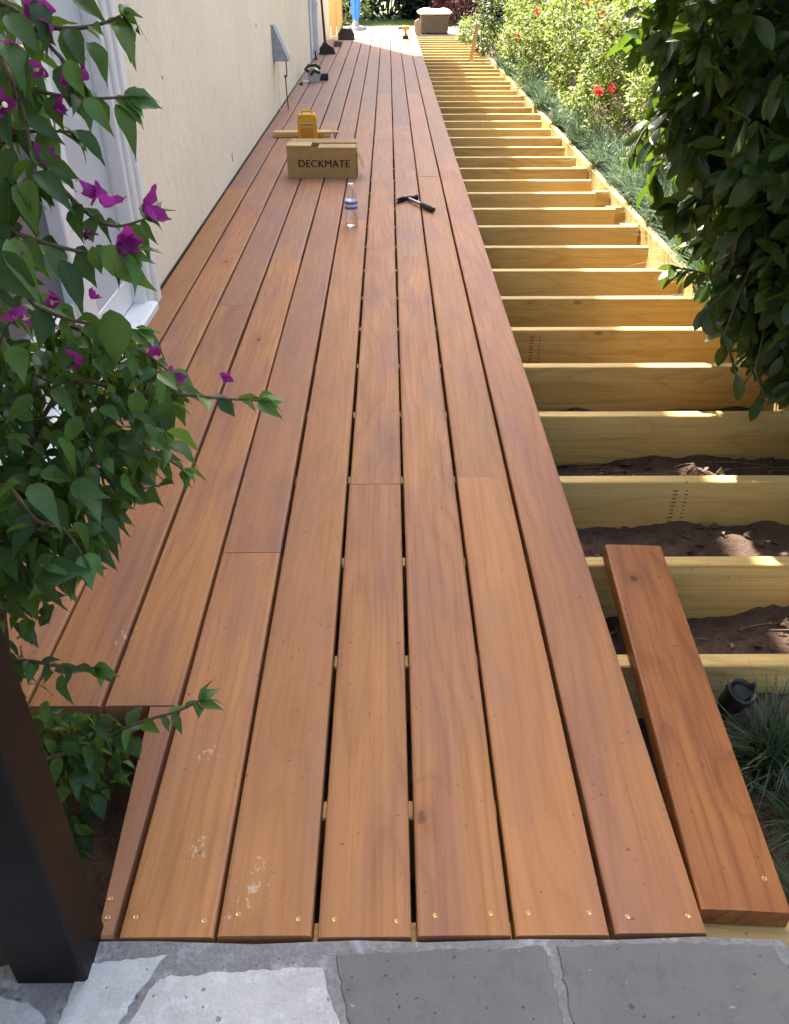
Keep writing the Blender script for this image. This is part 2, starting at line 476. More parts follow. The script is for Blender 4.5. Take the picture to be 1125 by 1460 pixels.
# flagstones / mortar
def stone(name, a, b, c3, sc=6.0, streak=0.3):
    t = NT(name)
    tc = t.n('ShaderNodeTexCoord').outputs['Object']
    n1 = t.noise(tc, sc, 6, 0.65, 0.4); n2 = t.noise(tc, sc * 3.1, 5, 0.7); n3 = t.noise(tc, 160, 4, 0.7)
    c = t.mix(t.mapr(n1, 0.35, 0.66), a, b)
    c = t.mix(t.math('MULTIPLY', t.mapr(n2, 0.52, 0.72), streak * 1.6), c, c3)
    pit = t.mapr(t.noise(tc, 75, 2, 0.4), 0.70, 0.735)
    c = t.mix(t.math('MULTIPLY', pit, 0.75), c, (0.06, 0.055, 0.05))
    lt = t.mapr(t.noise(tc, 42, 3, 0.6), 0.69, 0.74)
    c = t.mix(t.math('MULTIPLY', lt, 0.6), c, (0.62, 0.62, 0.62))
    c = t.mix(t.mapr(n3, 0.35, 0.7, 0, 0.3), c, c3)
    h = t.math('ADD', t.math('MULTIPLY', n2, 1.0), t.math('SUBTRACT', t.math('MULTIPLY', n3, 0.4), t.math('MULTIPLY', pit, 0.6)))
    return t.done(t.bsdf(c, 0.8, 0.3, t.bump(t.math('ADD', h, t.math('MULTIPLY', n1, 1.5)), 0.7, 0.006)))
M['stone_pale'] = stone('pale_flagstone', (0.52, 0.51, 0.485), (0.37, 0.36, 0.35), (0.64, 0.64, 0.64), 9, 0.5)
M['stone_white'] = stone('white_flagstone', (0.50, 0.51, 0.495), (0.38, 0.385, 0.375), (0.60, 0.61, 0.61), 11, 0.5)
M['stone_grey'] = stone('grey_slate', (0.150, 0.145, 0.138), (0.178, 0.171, 0.162), (0.115, 0.113, 0.112), 6.5, 0.45)
M['mortar'] = stone('mortar', (0.155, 0.15, 0.142), (0.195, 0.188, 0.18), (0.44, 0.455, 0.48), 9, 0.5)

t = NT('lawn_green')
tc = t.n('ShaderNodeTexCoord').outputs['Object']
c = t.mix(t.mapr(t.noise(tc, 6, 5), 0.35, 0.65), (0.16, 0.21, 0.07), (0.24, 0.27, 0.11))
M['lawn'] = t.done(t.bsdf(c, 0.9, 0.2, t.bump(t.noise(tc, 60, 3), 0.8, 0.02)))

M['boug'] = leaf_mat('bougainvillea_leaf', (0.018, 0.052, 0.014), (0.036, 0.092, 0.022), (0.085, 0.165, 0.024), 0.42, 0.34, (0.22, 0.38, 0.03), 0.35, vein=(0.07, 0.15, 0.04))
M['boug_young'] = leaf_mat('bougainvillea_young_leaf', (0.06, 0.16, 0.025), (0.08, 0.19, 0.03), (0.11, 0.22, 0.04), 0.36, 0.38, (0.24, 0.42, 0.04), vein=(0.16, 0.26, 0.07))
M['bract'] = leaf_mat('magenta_bract', (0.26, 0.024, 0.19), (0.36, 0.045, 0.28), (0.20, 0.022, 0.11), 0.6, 0.45, (0.6, 0.06, 0.55), 0.2, vein=(0.36, 0.08, 0.30), vf=6.0)
M['cream'] = simple('cream_petal', (0.75, 0.70, 0.35), 0.6)
M['laurel'] = leaf_mat('laurel_leaf', (0.016, 0.044, 0.012), (0.028, 0.068, 0.018), (0.07, 0.13, 0.022), 0.33, 0.25, (0.34, 0.55, 0.03), vein=(0.05, 0.09, 0.03), vf=14.0)
M['azalea'] = leaf_mat('azalea_leaf', (0.06, 0.11, 0.018), (0.17, 0.22, 0.035), (0.36, 0.37, 0.10), 0.6, 0.36, (0.35, 0.45, 0.08))
M['azalea_flower'] = leaf_mat('azalea_petal', (0.60, 0.03, 0.045), (0.65, 0.06, 0.07), (0.68, 0.16, 0.16), 0.6, 0.3, (0.8, 0.1, 0.1), 0.2)
M['mondo'] = leaf_mat('mondo_blade', (0.06, 0.11, 0.065), (0.10, 0.165, 0.10), (0.17, 0.23, 0.14), 0.45, 0.2, (0.15, 0.25, 0.10))
M['sedge'] = leaf_mat('sedge_blade', (0.020, 0.045, 0.022), (0.035, 0.07, 0.032), (0.10, 0.12, 0.05), 0.45, 0.2, (0.12, 0.2, 0.06))
M['hedge'] = leaf_mat('hedge_leaf', (0.006, 0.014, 0.007), (0.010, 0.021, 0.010), (0.02, 0.035, 0.014), 0.65, 0.05, (0.08, 0.16, 0.03))
M['burgundy'] = leaf_mat('burgundy_leaf', (0.06, 0.012, 0.016), (0.09, 0.018, 0.022), (0.13, 0.03, 0.03), 0.5, 0.2, (0.3, 0.04, 0.04))
M['shrub'] = leaf_mat('green_shrub_leaf', (0.025, 0.05, 0.015), (0.045, 0.08, 0.02), (0.12, 0.16, 0.05), 0.45, 0.25, (0.25, 0.35, 0.05))
M['dead_leaf'] = simple('dead_leaf', (0.30, 0.19, 0.11), 0.8)
M['lawn_blade'] = leaf_mat('lawn_blade', (0.10, 0.17, 0.04), (0.15, 0.22, 0.06), (0.22, 0.26, 0.09), 0.5, 0.25, (0.3, 0.4, 0.08))

# ------------------------------------------------------------------ ground
def grid_mesh(name, x0, x1, y0, y1, nx, ny, zf, mat):
    xs = np.linspace(x0, x1, nx); ys = np.linspace(y0, y1, ny)
    X, Y = np.meshgrid(xs, ys)
    Z = zf(X, Y)
    V = np.stack([X, Y, Z], -1).reshape(-1, 3)
    i = np.arange((ny - 1) * nx).reshape(ny - 1, nx)[:, :-1].ravel()
    F = np.stack([i, i + 1, i + nx + 1, i + nx], -1)
    return np_mesh(name, V, F, mat)

MB().box(-150, 150, -150, 200, -0.62, -0.60).build('ground', M['soil'])
tag(bpy.data.objects['ground'], kind='structure')

def lumps(X, Y, seed, amp, freq):
    r = np.random.default_rng(seed); Z = np.zeros_like(X)
    for k in range(26):
        a = r.uniform(0, 2 * np.pi); f = freq * r.uniform(0.5, 3.2); ph = r.uniform(0, 6.28)
        Z += np.sin((X * np.cos(a) + Y * np.sin(a)) * f + ph) / (f / freq) ** 0.8
    return Z * amp / 3.0

def soil_z(X, Y):
    z = -0.235 + lumps(X, Y, 3, 0.012, 14) + lumps(X, Y, 5, 0.006, 55)
    near = np.clip((3.0 - Y) / 0.8, 0, 1)                                   # the soil heaps up between the nearest joists
    right = np.clip((X - 0.62) / 0.25, 0, 1)
    z = z + near * (0.03 + 0.026 * right)
    # sloping up against the back of each bay on the right
    bed = np.clip((X - 1.43) / 0.12, 0, 1) * np.clip((Y - 1.0) / 0.5, 0, 1)  # planted bed right of the rim
    z = z + bed * (0.17 + 0.25 * np.clip((X - 1.5) / 1.5, 0, 1))
    nb = np.clip((1.32 - Y) / 0.05, 0, 1) * np.clip((X - 0.66) / 0.12, 0, 1)
    z = z + nb * 0.055
    return z
o = bpy.data.objects.new('soil_bed', grid_mesh('soil_bed', -3.0, 6.0, 0.45, 4.2, 460, 230, soil_z, M['soil']))
link(o); tag(o, kind='structure')
o = bpy.data.objects.new('soil_bed', grid_mesh('soil_bed_far', -3.0, 6.0, 4.2, 16.6, 200, 220, soil_z, M['soil']))
link(o); tag(o, kind='structure')

lw = bpy.data.objects.new('lawn', grid_mesh('lawn', -14, 14, 16.62, 34, 90, 60, lambda X, Y: -0.07 + lumps(X, Y, 9, 0.01, 2.0), M['lawn']))
link(lw); tag(lw, kind='structure')

t = NT('pale_paving')
tc = t.n('ShaderNodeTexCoord').outputs['Object']
M['paving'] = t.done(t.bsdf(t.mix(t.mapr(t.noise(tc, 5, 5), 0.35, 0.65), (0.52, 0.47, 0.38), (0.44, 0.40, 0.32)), 0.9, 0.2, t.bump(t.noise(tc, 60, 3), 0.5, 0.005)))
pth = MB().box(-1.9, 0.42, 15.05, 16.615, -0.25, -0.055, c=0.004).build('path', M['paving']); tag(pth, kind='structure')
pth = MB().box(-6.0, 1.9, 16.62, 18.6, -0.25, -0.05, c=0.004).build('path', M['paving']); tag(pth, kind='structure')

# ------------------------------------------------------------------ patio with flagstones
patio = MB().prism([(-3.0, -2.2), (0.60, -2.2), (0.615, 0.0), (0.60, 0.45), (0.590, 0.56), (0.578, 0.60), (0.588, 0.64), (0.575, 0.672),
                    (0.45, 0.678), (0.33, 0.674), (0.2, 0.676), (0.05, 0.672), (-0.05, 0.676), (-0.2, 0.671), (-0.36, 0.677), (-0.45, 0.676), (-0.62, 0.62), (-3.0, 0.62)],
                   -0.55, -0.0028, c=0.002).build('patio', M['mortar'])
tag(patio, kind='structure')
patio['label'] = 'grey mortar bed of the flagstone patio in front of the deck'
def flag(poly, mat, top=-0.004):
    n = len(poly); pts = []
    for i in range(n):                                   # chip the edges a little
        a = Vector((*poly[i], 0)); b = Vector((*poly[(i + 1) % n], 0))
        k = max(2, int((b - a).length / 0.009))
        nn = Vector((-(b - a).y, (b - a).x, 0)).normalized()
        for j in range(k):
            q = a.lerp(b, j / k) + nn * random.uniform(-0.0024, 0.0024)
            pts.append((q.x, q.y))
    return MB().prism(pts, -0.05, top, c=0.002).build('flagstone', mat, patio)
flag([(-0.443, 0.627), (-0.428, 0.643), (-0.322, 0.655), (-0.352, 0.60), (-0.378, 0.53), (-0.395, 0.42), (-0.44, 0.42), (-0.452, 0.53)], M['stone_white'], 0.001)
flag([(-0.56, 0.60), (-0.50, 0.590), (-0.466, 0.566), (-0.475, 0.42), (-0.72, 0.42), (-0.72, 0.56)], M['stone_white'], 0.000)
flag([(-0.330, 0.622), (-0.20, 0.631), (-0.098, 0.634), (-0.072, 0.56), (-0.07, 0.36), (-0.36, 0.36), (-0.358, 0.55)], M['stone_pale'], 0.001)
flag([(-0.080, 0.652), (0.10, 0.660), (0.222, 0.664), (0.230, 0.58), (0.232, 0.36), (-0.052, 0.36), (-0.058, 0.56)], M['stone_grey'], 0.0)
flag([(0.240, 0.664), (0.40, 0.668), (0.555, 0.664), (0.566, 0.62), (0.560, 0.36), (0.245, 0.36), (0.243, 0.58)], M['stone_grey'], 0.0)
for k, (xa, xb) in enumerate(((-2.6, -0.74), (-0.72, -0.02), (0.0, 0.57))):
    flag([(xa, -1.9), (xb, -1.9), (xb, 0.34 - (0 if xb > -0.73 else -0.05)), (xa, 0.34)], M['stone_grey'] if k else M['stone_pale'], -0.003)

# ------------------------------------------------------------------ house
WX = -0.975
HOUSE_TOP, EAVE_Z, EAVE_X, HOUSE_END = 5.0, 5.0, -0.46, 16.0
house = empty('house', (WX, 6.0, 0.0))
tag(house, 'cream stucco house wall with white framed glass door beside the deck', 'house')
def hb(name, mb, mat, parent=house, smooth=False):
    o = mb.build(name, mat, parent, smooth=smooth)
    p = parent
    off = Vector((0, 0, 0))
    while p is not None:
        off += Vector(p.location); p = p.parent
    o.location = -off
    return o
DY0, DY1, DZ1 = 1.55, 3.325, 2.1
w = MB()
w.box(-6.0, WX, -3.0, DY0, -0.6, HOUSE_TOP)
w.box(-6.0, WX, DY1, HOUSE_END, -0.6, HOUSE_TOP)
w.box(-6.0, WX, DY0, DY1, DZ1, HOUSE_TOP)
w.box(-6.0, WX - 0.16, DY0, DY1, -0.6, DZ1)
hb('wall', w, M['stucco'])
hb('roof', MB().prism([(-6.4, EAVE_Z + 0.02), (EAVE_X, EAVE_Z + 0.02), (EAVE_X, EAVE_Z + 0.16), (-3.4, EAVE_Z + 1.6), (-6.4, EAVE_Z + 0.4)], -3.2, HOUSE_END + 0.02, axis='y'), M['galv'])
# door
door = empty('door'); door.parent = house; door.location = (0, DY1 - 6.0, 0)
for nm, a in (('frame', (WX - 0.15, WX + 0.022, DY1 - 0.035, DY1 + 0.035, -0.02, DZ1 + 0.09)),
              ('casing', (WX, WX + 0.034, DY1 + 0.012, DY1 + 0.078, -0.02, DZ1 + 0.12))):
    hb(nm, MB().box(*a, c=0.005), M['white_paint'], door)
hb('frame', MB().box(WX - 0.12, WX + 0.008, DY1 - 0.075, DY1 - 0.037, -0.02, DZ1, c=0.004), M['white_paint'], door)
hb('side_panel', MB().box(WX - 0.10, WX - 0.045, 2.80, DY1 - 0.077, 0.14, DZ1, c=0.002), M['grey_panel'], door)
hb('stile', MB().box(WX - 0.10, WX - 0.025, 2.67, 2.798, -0.02, DZ1, c=0.005), M['white_paint'], door)
hb('stile', MB().box(WX - 0.10, WX - 0.012, 2.615, 2.668, -0.02, DZ1, c=0.005), M['white_paint'], door)
hb('rail', MB().box(WX - 0.10, WX - 0.03, DY0, 2.613, -0.02, 0.26, c=0.005), M['white_paint'], door)
hb('pane', MB().box(WX - 0.10, WX - 0.06, DY0, 2.613, 0.262, DZ1), M['glass'], door)
hb('sill', MB().box(WX - 0.05, WX + 0.05, DY0, DY1 - 0.04, -0.05, 0.028, c=0.008), M['white_paint'], door)
hb('kick_plate', MB().box(WX - 0.10, WX - 0.040, 2.80, DY1 - 0.077, 0.030, 0.138, c=0.003), M['white_paint'], door)
hd = MB(); hd.tube([(WX - 0.06, 2.55, 0.98), (WX + 0.0, 2.55, 0.98), (WX + 0.005, 2.45, 0.98)], 0.011, 10); hd.box(WX - 0.06, WX - 0.05, 2.525, 2.575, 0.88, 1.06, c=0.004)
hb('handle', hd, M['brass'], door, True)
# downpipe, far corner
dp = MB().box(WX + 0.004, WX + 0.075, 12.42, 12.56, 0.05, HOUSE_TOP - 0.05, c=0.012)
pipe = hb('downpipe', dp, M['downpipe'])
for z in (0.6, 2.4): hb('bracket', MB().box(WX + 0.001, WX + 0.082, 12.40, 12.58, z, z + 0.03), M['downpipe'])
hb('corner_trim', MB().box(WX + 0.001, WX + 0.02, 12.0, 12.30, 0.03, HOUSE_TOP - 0.05, c=0.003), M['grey_panel'])
hb('plinth', MB().box(WX + 0.001, WX + 0.008, 3.42, 11.99, -0.04, 0.006), M['black_metal'])

for (yy_, zz_, hh2) in ((5.6, 0.09, 0.05), (7.17, 0.71, 0.03), (4.07, 0.73, 0.012)):
    hb('weep_hole', MB().box(WX - 0.001, WX + 0.0015, yy_ - 0.007, yy_ + 0.007, zz_, zz_ + hh2), M['cable'])
# grey hood with cable on the wall
hood = empty('wall_hood', (WX, 8.06, 0.40))
tag(hood, 'grey triangular metal hood on the cream wall with cable hanging below', 'wall hood')
hh_ = MB()
y0, y1 = 0.0, 0.17
prof = [(0.0, 0.0), (0.0, 0.265), (0.018, 0.265), (0.125, 0.02), (0.125, 0.0)]
hh_.prism([(a, b) for a, b in prof], y0, y1, axis='y')
hh_.build('hood_body', M['galv'], hood)
MB().box(-0.0, 0.004, -0.012, 0.0, -0.01, 0.275).build('flange', M['galv'], hood)
MB().tube([(0.10, 0.09, 0.0), (0.098, 0.10, -0.12), (0.085, 0.11, -0.13), (0.082, 0.14, -0.25), (0.082, 0.20, -0.395)], 0.0055, 8).build('cable', M['cable'], hood, smooth=True)
MB().tube([(0.03, 0.09, 0.0), (0.022, 0.10, -0.2), (0.02, 0.12, -0.395)], 0.003, 6).build('cable', M['downpipe'], hood, smooth=True)
MB().lathe([(0.0, -0.012), (0.012, -0.01), (0.012, 0.01), (0.0, 0.012)], 10, (0.085, 0.11, -0.125)).build('cable_joint', M['cable'], hood, smooth=True)

# ------------------------------------------------------------------ the deck
deck = empty('timber_deck', (0.0, 0.68, -0.04))
tag(deck, 'long half finished deck of reddish boards with bare pine joists showing on the right', 'deck')
TH = 0.038
PITCH_B, BW = 0.146, 0.1382
G1 = 0.3254
def board_mesh(w0, y_len, name, c=0.0045):
    """eased-edge plank, centred on x, 0..y_len, top at z=0, with a little crook and cup"""
    n = max(2, int(y_len / 0.4))
    prof = [(-w0 / 2, -TH), (w0 / 2, -TH), (w0 / 2, -c), (w0 / 2 - c * 0.35, -c * 0.3), (w0 / 2 - c * 1.3, 0.0), (0, 0.0006), (-w0 / 2 + c * 1.3, 0.0), (-w0 / 2 + c * 0.35, -c * 0.3), (-w0 / 2, -c)]
    a = random.uniform(-0.0014, 0.0014); ph = random.uniform(0, 6)
    vs_, fs_ = [], []
    k = len(prof)
    for i in range(n + 1):
        y = y_len * i / n
        dx = a * math.sin(y * 1.9 + ph)
        for (x, z) in prof: vs_.append((x + dx, y, z))
    for i in range(n):
        for j in range(k):
            fs_.append((i * k + j, i * k + (j + 1) % k, (i + 1) * k + (j + 1) % k, (i + 1) * k + j))
    fs_.append(tuple(range(k))[::-1]); fs_.append(tuple(n * k + j for j in range(k)))
    mb = MB(); mb.add(vs_, fs_)
    return mb
JY = [0.718, 0.94, 1.306, 1.65, 2.032, 2.431, 2.81, 3.16, 3.514, 3.884, 4.251, 4.623, 4.99, 5.365, 5.70, 6.05, 6.417, 6.78, 7.165, 7.54]
while JY[-1] < 15.9: JY.append(JY[-1] + 0.372)
JW = 0.038
screw_m = MB().lathe([(0.0, -0.001), (0.0040, -0.001), (0.0040, 0.0001), (0.0031, 0.0004), (0.0020, -0.0001), (0.0, -0.0004)], 10).mesh('screw', M['brass'], True)
M['dull_screw'] = simple('dull_screw', (0.10, 0.05, 0.025), 0.6, 0.4, 0.3, 300, 0.2)
dull_m = MB().lathe([(0.0, -0.001), (0.0033, -0.001), (0.0033, -0.0001), (0.0024, 0.0002), (0.0, -0.0003)], 8).mesh('screw', M['dull_screw'], True)
FRONT = 0.680
joints = {0: [6.0, 9.7, 13.3], 1: [1.967, 5.6, 9.3, 12.9], 2: [3.953, 7.5, 11.2], 3: [1.931, 5.5, 9.2, 12.8], 4: [4.6, 8.2, 11.9], 5: [1.623, 5.3, 9.0, 12.6],
          6: [3.9, 7.6, 11.3], 7: [3.3, 6.9, 10.6], 8: [4.9, 8.6, 12.2], 9: [5.316, 9.0, 12.6]}
ends = {0: 16.4, 1: 16.4, 2: 16.0, 3: 16.0, 4: 15.95, 5: 15.95, 6: 15.0, 7: 15.0, 8: 15.0, 9: 15.0}
starts = {7: 1.134, 8: 1.134, 9: 1.134}
for i in range(10):
    xc = G1 - (i - 0.5) * PITCH_B
    wd = BW
    if i == 0: xc, wd = (0.3293 + 0.4650) / 2, 0.1357
    if i == 9: xc, wd = -0.9075, 0.121
    ys = [starts.get(i, FRONT + random.uniform(-0.0015, 0.0015))] + joints[i] + [ends[i]]
    for k in range(len(ys) - 1):
        a, b = ys[k] + (0.0003 if k else 0), ys[k + 1] - 0.0003
        loc = (xc + random.uniform(-0.0008, 0.0008), a - 0.68, 0.04 + random.uniform(-0.0012, 0.0006))
        if i == 6 and k == 0:
            # notched round the planting hole: a narrow tongue runs on to the front edge
            mb = board_mesh(wd, b - 1.134, 'deck_board')
            loc = (loc[0], 1.134 - 0.68, loc[2])
            x1 = wd / 2
            xl0, xl1 = x1 - 0.023, x1 - 0.051
            mb.prism([(xl0, FRONT - 1.134), (x1 - 0.001, FRONT - 1.134), (x1, 0.0005), (xl1, 0.0005)], -TH, -0.0004, c=0.0035)
            o = mb.build('deck_board', M['deck'], deck, loc)
            scr = [(x1 - 0.016, FRONT - 1.134 + 0.03), (x1 - 0.020, FRONT - 1.134 + 0.06)]
        else:
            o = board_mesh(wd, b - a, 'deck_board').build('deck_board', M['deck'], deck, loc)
            o['dust'] = float(min(0.75, max(0.0, (a - 1.8) * 0.125 + random.uniform(-0.06, 0.08))))  # boards that start farther away turn greyer and darker
            scr = []
        yl = loc[1] + 0.68
        for jy in JY:
            if jy > 0.75: break
            yy = jy - 0.01
            if yl + 0.01 < yy < b - 0.01:
                for sx in (-1, 1):
                    scr.append((sx * (wd / 2 - 0.022) + random.uniform(-.006, .006), yy - yl + random.uniform(-.006, .006), jy > 0.8))
        for (sx, sy, *dl) in scr:
            s_ = bpy.data.objects.new('screw', dull_m if dl and dl[0] else screw_m); link(s_, o); s_.location = (sx, sy, 0.0005)
# joists
JT = -TH - 0.0025 + 0.04
def joist(y, x0, x1, h=0.184):
    o = MB().box(x0, x1, -JW / 2, JW / 2, -h, 0.0, c=0.003)
    xm = (x0 + x1) / 2
    o = MB().box(x0 - xm, x1 - xm, -JW / 2, JW / 2, -h, 0.0, c=0.003).build('joist', M['pine'], deck, (xm, y - 0.68, JT + random.uniform(-0.001, 0.0)))
    return o
RIM_X = 1.385
JO = []
short = {4.251: 1.300, 4.623: 1.34, 4.99: 1.30, 5.365: 1.262, 5.70: 1.305, 6.05: 1.35}
for k, y in enumerate(JY):
    x1 = short.get(round(y, 3), RIM_X - 0.022 - (0.06 * ((k * 7) % 3) / 3.0 if k > 15 else 0.0))
    if k == 0: x1 = 0.62
    if k == 1: x1 = 0.47
    JO.append(joist(y - 0.012, -0.425 if k < 2 else WX + 0.045, x1))
# ledger against the wall, rim, blocking
def part(name, mb, mat, loc):
    o = mb.build(name, mat, deck); o.location = (loc[0], loc[1] - 0.68, loc[2] + 0.04); return o
part('ledger', MB().box(-0.019, 0.019, -8.0, 8.0, -0.18, 0.0, c=0.003), M['pine_y'], (WX + 0.0235, 8.2, -0.046))
for (ya, yb) in ((1.28, 4.85), (4.853, 8.5), (8.503, 12.2), (12.203, 16.1)):
    part('rim_joist', MB().box(-0.019, 0.019, -(yb - ya) / 2, (yb - ya) / 2, -0.184, 0.0, c=0.003), M['pine_y'], (RIM_X, (ya + yb) / 2, -0.0405))
for yk in (3.884, 4.623, 4.99, 5.365, 6.05):
    part('block', MB().box(-0.05, 0.05, -0.019, 0.019, -0.14, 0.0, c=0.003), M['pine'], (RIM_X - 0.075, yk + 0.042, -0.045))
# trimmer beside the planting hole
part('trimmer', MB().box(-0.17, 0.17, -0.019, 0.019, -0.14, 0.0, c=0.003), M['loose'], (-0.64, 1.158, -0.042))
# grade stamps: rows of short black dashes printed on the joist faces
def stamp(j, x, n=9, rows=2):
    mb = MB()
    for r_ in range(rows):
        for q in range(n):
            z = -0.03 - q * 0.013
            mb.box(r_ * 0.035 + random.uniform(-.001, .001), r_ * 0.035 + 0.013 - r_ * 0.006, -JW / 2 - 0.0006, -JW / 2 + 0.001, z, z + 0.003)
    o = mb.build('grade_stamp', M['ink'], j); o.location = (x - j.location.x, 0, 0)
stamp(JO[4], 0.800, 10, 2); stamp(JO[7], 0.555, 9, 2)

# ------------------------------------------------------------------ loose board on the joists
def loose_board():
    L = 0.93
    mb = board_mesh(0.135, L, 'board')
    o = mb.build('loose_board', M['loose'])
    o.location = (0.5335, 0.7135, 0.0015)
    o.rotation_euler = (R(0.12), 0, R(-3.3))
    tag(o, 'short loose reddish board with a dark knot lying on the joists by the deck edge', 'board')
    s_ = bpy.data.objects.new('screw', screw_m); link(s_, o); s_.location = (0.043, 0.055, 0.0003)
    kn = MB()
    kn.lathe([(0.0, 0.0005), (0.010, 0.0007), (0.012, 0.0004), (0.0, 0.0002)], 12)
    return o
LB = loose_board()

# ------------------------------------------------------------------ gate post
pp = MB().box(-0.0505, 0.0505, -0.043, 0.043, 0.0, 2.4, c=0.004)
post = pp.build('gate_post', M['black_metal'], None, (-0.4765, 0.659, -0.009))
tag(post, 'black square post standing at the front left corner of the deck', 'post')
MB().box(-0.056, 0.056, -0.049, 0.049, 2.402, 2.43, c=0.006).build('post_cap', M['black_metal'], post)

# ------------------------------------------------------------------ things on the deck
# screw box
bx = empty('screw_box', (-0.415, 5.56, 0.001), R(-1.0))
tag(bx, 'brown cardboard screw box printed DECKMATE standing on the deck', 'cardboard box')
W_, D_, H_ = 0.43, 0.17, 0.178
b = MB(); tck = 0.004
b.box(-W_ / 2, W_ / 2, 0, tck, 0, H_); b.box(-W_ / 2, W_ / 2, D_ - tck, D_, 0, H_)
b.box(-W_ / 2, -W_ / 2 + tck, tck, D_ - tck, 0, H_); b.box(W_ / 2 - tck, W_ / 2, tck, D_ - tck, 0, H_)
b.box(-W_ / 2, W_ / 2, tck, D_ - tck, 0.0, tck)
b.build('carton', M['cardboard'], bx)
MB().add([(-W_ / 2, D_, H_), (W_ / 2, D_, H_), (W_ / 2 - .01, D_ + 0.06, H_ + 0.012), (-W_ / 2 + .01, D_ + 0.06, H_ + 0.012), (-W_ / 2, D_, H_ - .003), (W_ / 2, D_, H_ - .003), (W_ / 2 - .01, D_ + 0.06, H_ + 0.009), (-W_ / 2 + .01, D_ + 0.06, H_ + 0.009)],
         [(0, 1, 2, 3), (4, 5, 6, 7), (0, 1, 5, 4), (1, 2, 6, 5), (2, 3, 7, 6), (3, 0, 4, 7)]).build('flap', M['cardboard_in'], bx)
MB().box(-W_ / 2 + 0.19, W_ / 2 - 0.004, 0.006, D_ - 0.004, H_ - 0.012, H_ - 0.007).build('flap', M['cardboard_in'], bx)
fl = MB().box(0.0, 0.003, 0.0, 0.12, -0.10, 0.0).build('flap', M['cardboard_in'], bx); fl.location = (W_ / 2 + 0.001, 0.012, H_ - 0.03); fl.rotation_euler = (0, R(-24), 0)
MB().box(W_ / 2 + 0.0005, W_ / 2 + 0.004, 0.02, 0.075, 0.012, 0.06).build('label', M['ink'], bx)
MB().box(-W_ / 2 - 0.002, -W_ / 2 + 0.15, -0.003, D_ * 0.6, H_ + 0.001, H_ + 0.013, c=0.002).build('flap', M['pine'], bx)
tx = bpy.data.curves.new('lettering', 'FONT'); tx.body = 'DECKMATE'; tx.size = 0.060; tx.align_x = 'CENTER'; tx.extrude = 0.0006; tx.offset = 0.0; tx.space_character = 1.06
to = bpy.data.objects.new('lettering_curve', tx); COL.objects.link(to)
bpy.context.view_layer.update()
tm = bpy.data.meshes.new_from_object(to.evaluated_get(bpy.context.evaluated_depsgraph_get()))
bpy.data.objects.remove(to)
import bmesh
b_ = bmesh.new()
for sh in (0.0, 0.0014, 0.0027):                       # heavy strokes
    n0 = len(b_.verts); b_.from_mesh(tm); b_.verts.ensure_lookup_table()
    for v_ in b_.verts[n0:]: v_.co.x += sh; v_.co.z += sh * 0.06; v_.co.y += sh * 0.3
b_.to_mesh(tm); b_.free()
tm.materials.clear(); tm.materials.append(M['ink'])
lt = bpy.data.objects.new('lettering', tm); link(lt, bx); lt.location = (0.012, -0.0004, 0.064); lt.rotation_euler = (R(90), 0, 0)

# bottle
bt = empty('water_bottle', (-0.193, 4.475, 0.001))
tag(bt, 'clear plastic water bottle with blue banded label standing on the deck', 'bottle')
MB().lathe([(0.022, 0.0), (0.031, 0.004), (0.032, 0.03), (0.0305, 0.045), (0.032, 0.06), (0.0325, 0.125), (0.029, 0.15), (0.018, 0.178), (0.0125, 0.186), (0.0125, 0.196)], 24).build('body', M['clear'], bt, smooth=True)
lb = MB().lathe([(0.0326, 0.082), (0.0332, 0.083), (0.0332, 0.127), (0.0326, 0.128)], 24).build('label', M['label'], bt, smooth=True)
for z in (0.088, 0.112): MB().lathe([(0.0333, z), (0.0337, z + 0.001), (0.0337, z + 0.010), (0.0333, z + 0.011)], 24).build('band', M['label_blue'], lb, smooth=True)
MB().lathe([(0.0145, 0.191), (0.0148, 0.192), (0.0148, 0.206), (0.013, 0.208), (0.0, 0.208)], 18).build('cap', M['white_paint'], bt, smooth=True)

# hammer
hm = empty('hammer', (0.152, 4.86, 0.016))
tag(hm, 'claw hammer with black grip lying flat on the deck boards', 'hammer')
A = Vector((0.245, 4.725, 0)); B = Vector((0.105, 4.985, 0))
dv = (B - A).normalized(); nv = Vector((-dv.y, dv.x, 0))
o0 = Vector((0.152, 4.86, 0))
Lp = lambda p: (p - o0)
MB().tube([Lp(A), Lp(A + dv * 0.02), Lp(A + dv * 0.06), Lp(A + dv * 0.10), Lp(A + dv * 0.135)], [0.012, 0.0165, 0.0145, 0.0155, 0.012], 12).build('grip', M['black_plastic'], hm, smooth=True)
MB().tube([Lp(A + dv * 0.13), Lp(A + dv * 0.295)], [0.0095, 0.0085], 10).build('shaft', M['steel'], hm, smooth=True)
hc = A + dv * 0.285
MB().tube([Lp(hc + nv * 0.002), Lp(hc - nv * 0.03), Lp(hc - nv * 0.036), Lp(hc - nv * 0.052), Lp(hc - nv * 0.060)], [0.014, 0.013, 0.011, 0.016, 0.0165], 12).build('head', M['black_metal'], hm, smooth=True)
for s in (-1, 1):
    MB().tube([Lp(hc), Lp(hc + nv * 0.035 + dv * 0.002) + Vector((0, 0, s * 0.006)), Lp(hc + nv * 0.068 - dv * 0.012) + Vector((0, 0, s * 0.008)), Lp(hc + nv * 0.092 - dv * 0.032) + Vector((0, 0, s * 0.008))], [0.012, 0.010, 0.0075, 0.003], 8).build('claw', M['black_metal'], hm, smooth=True)

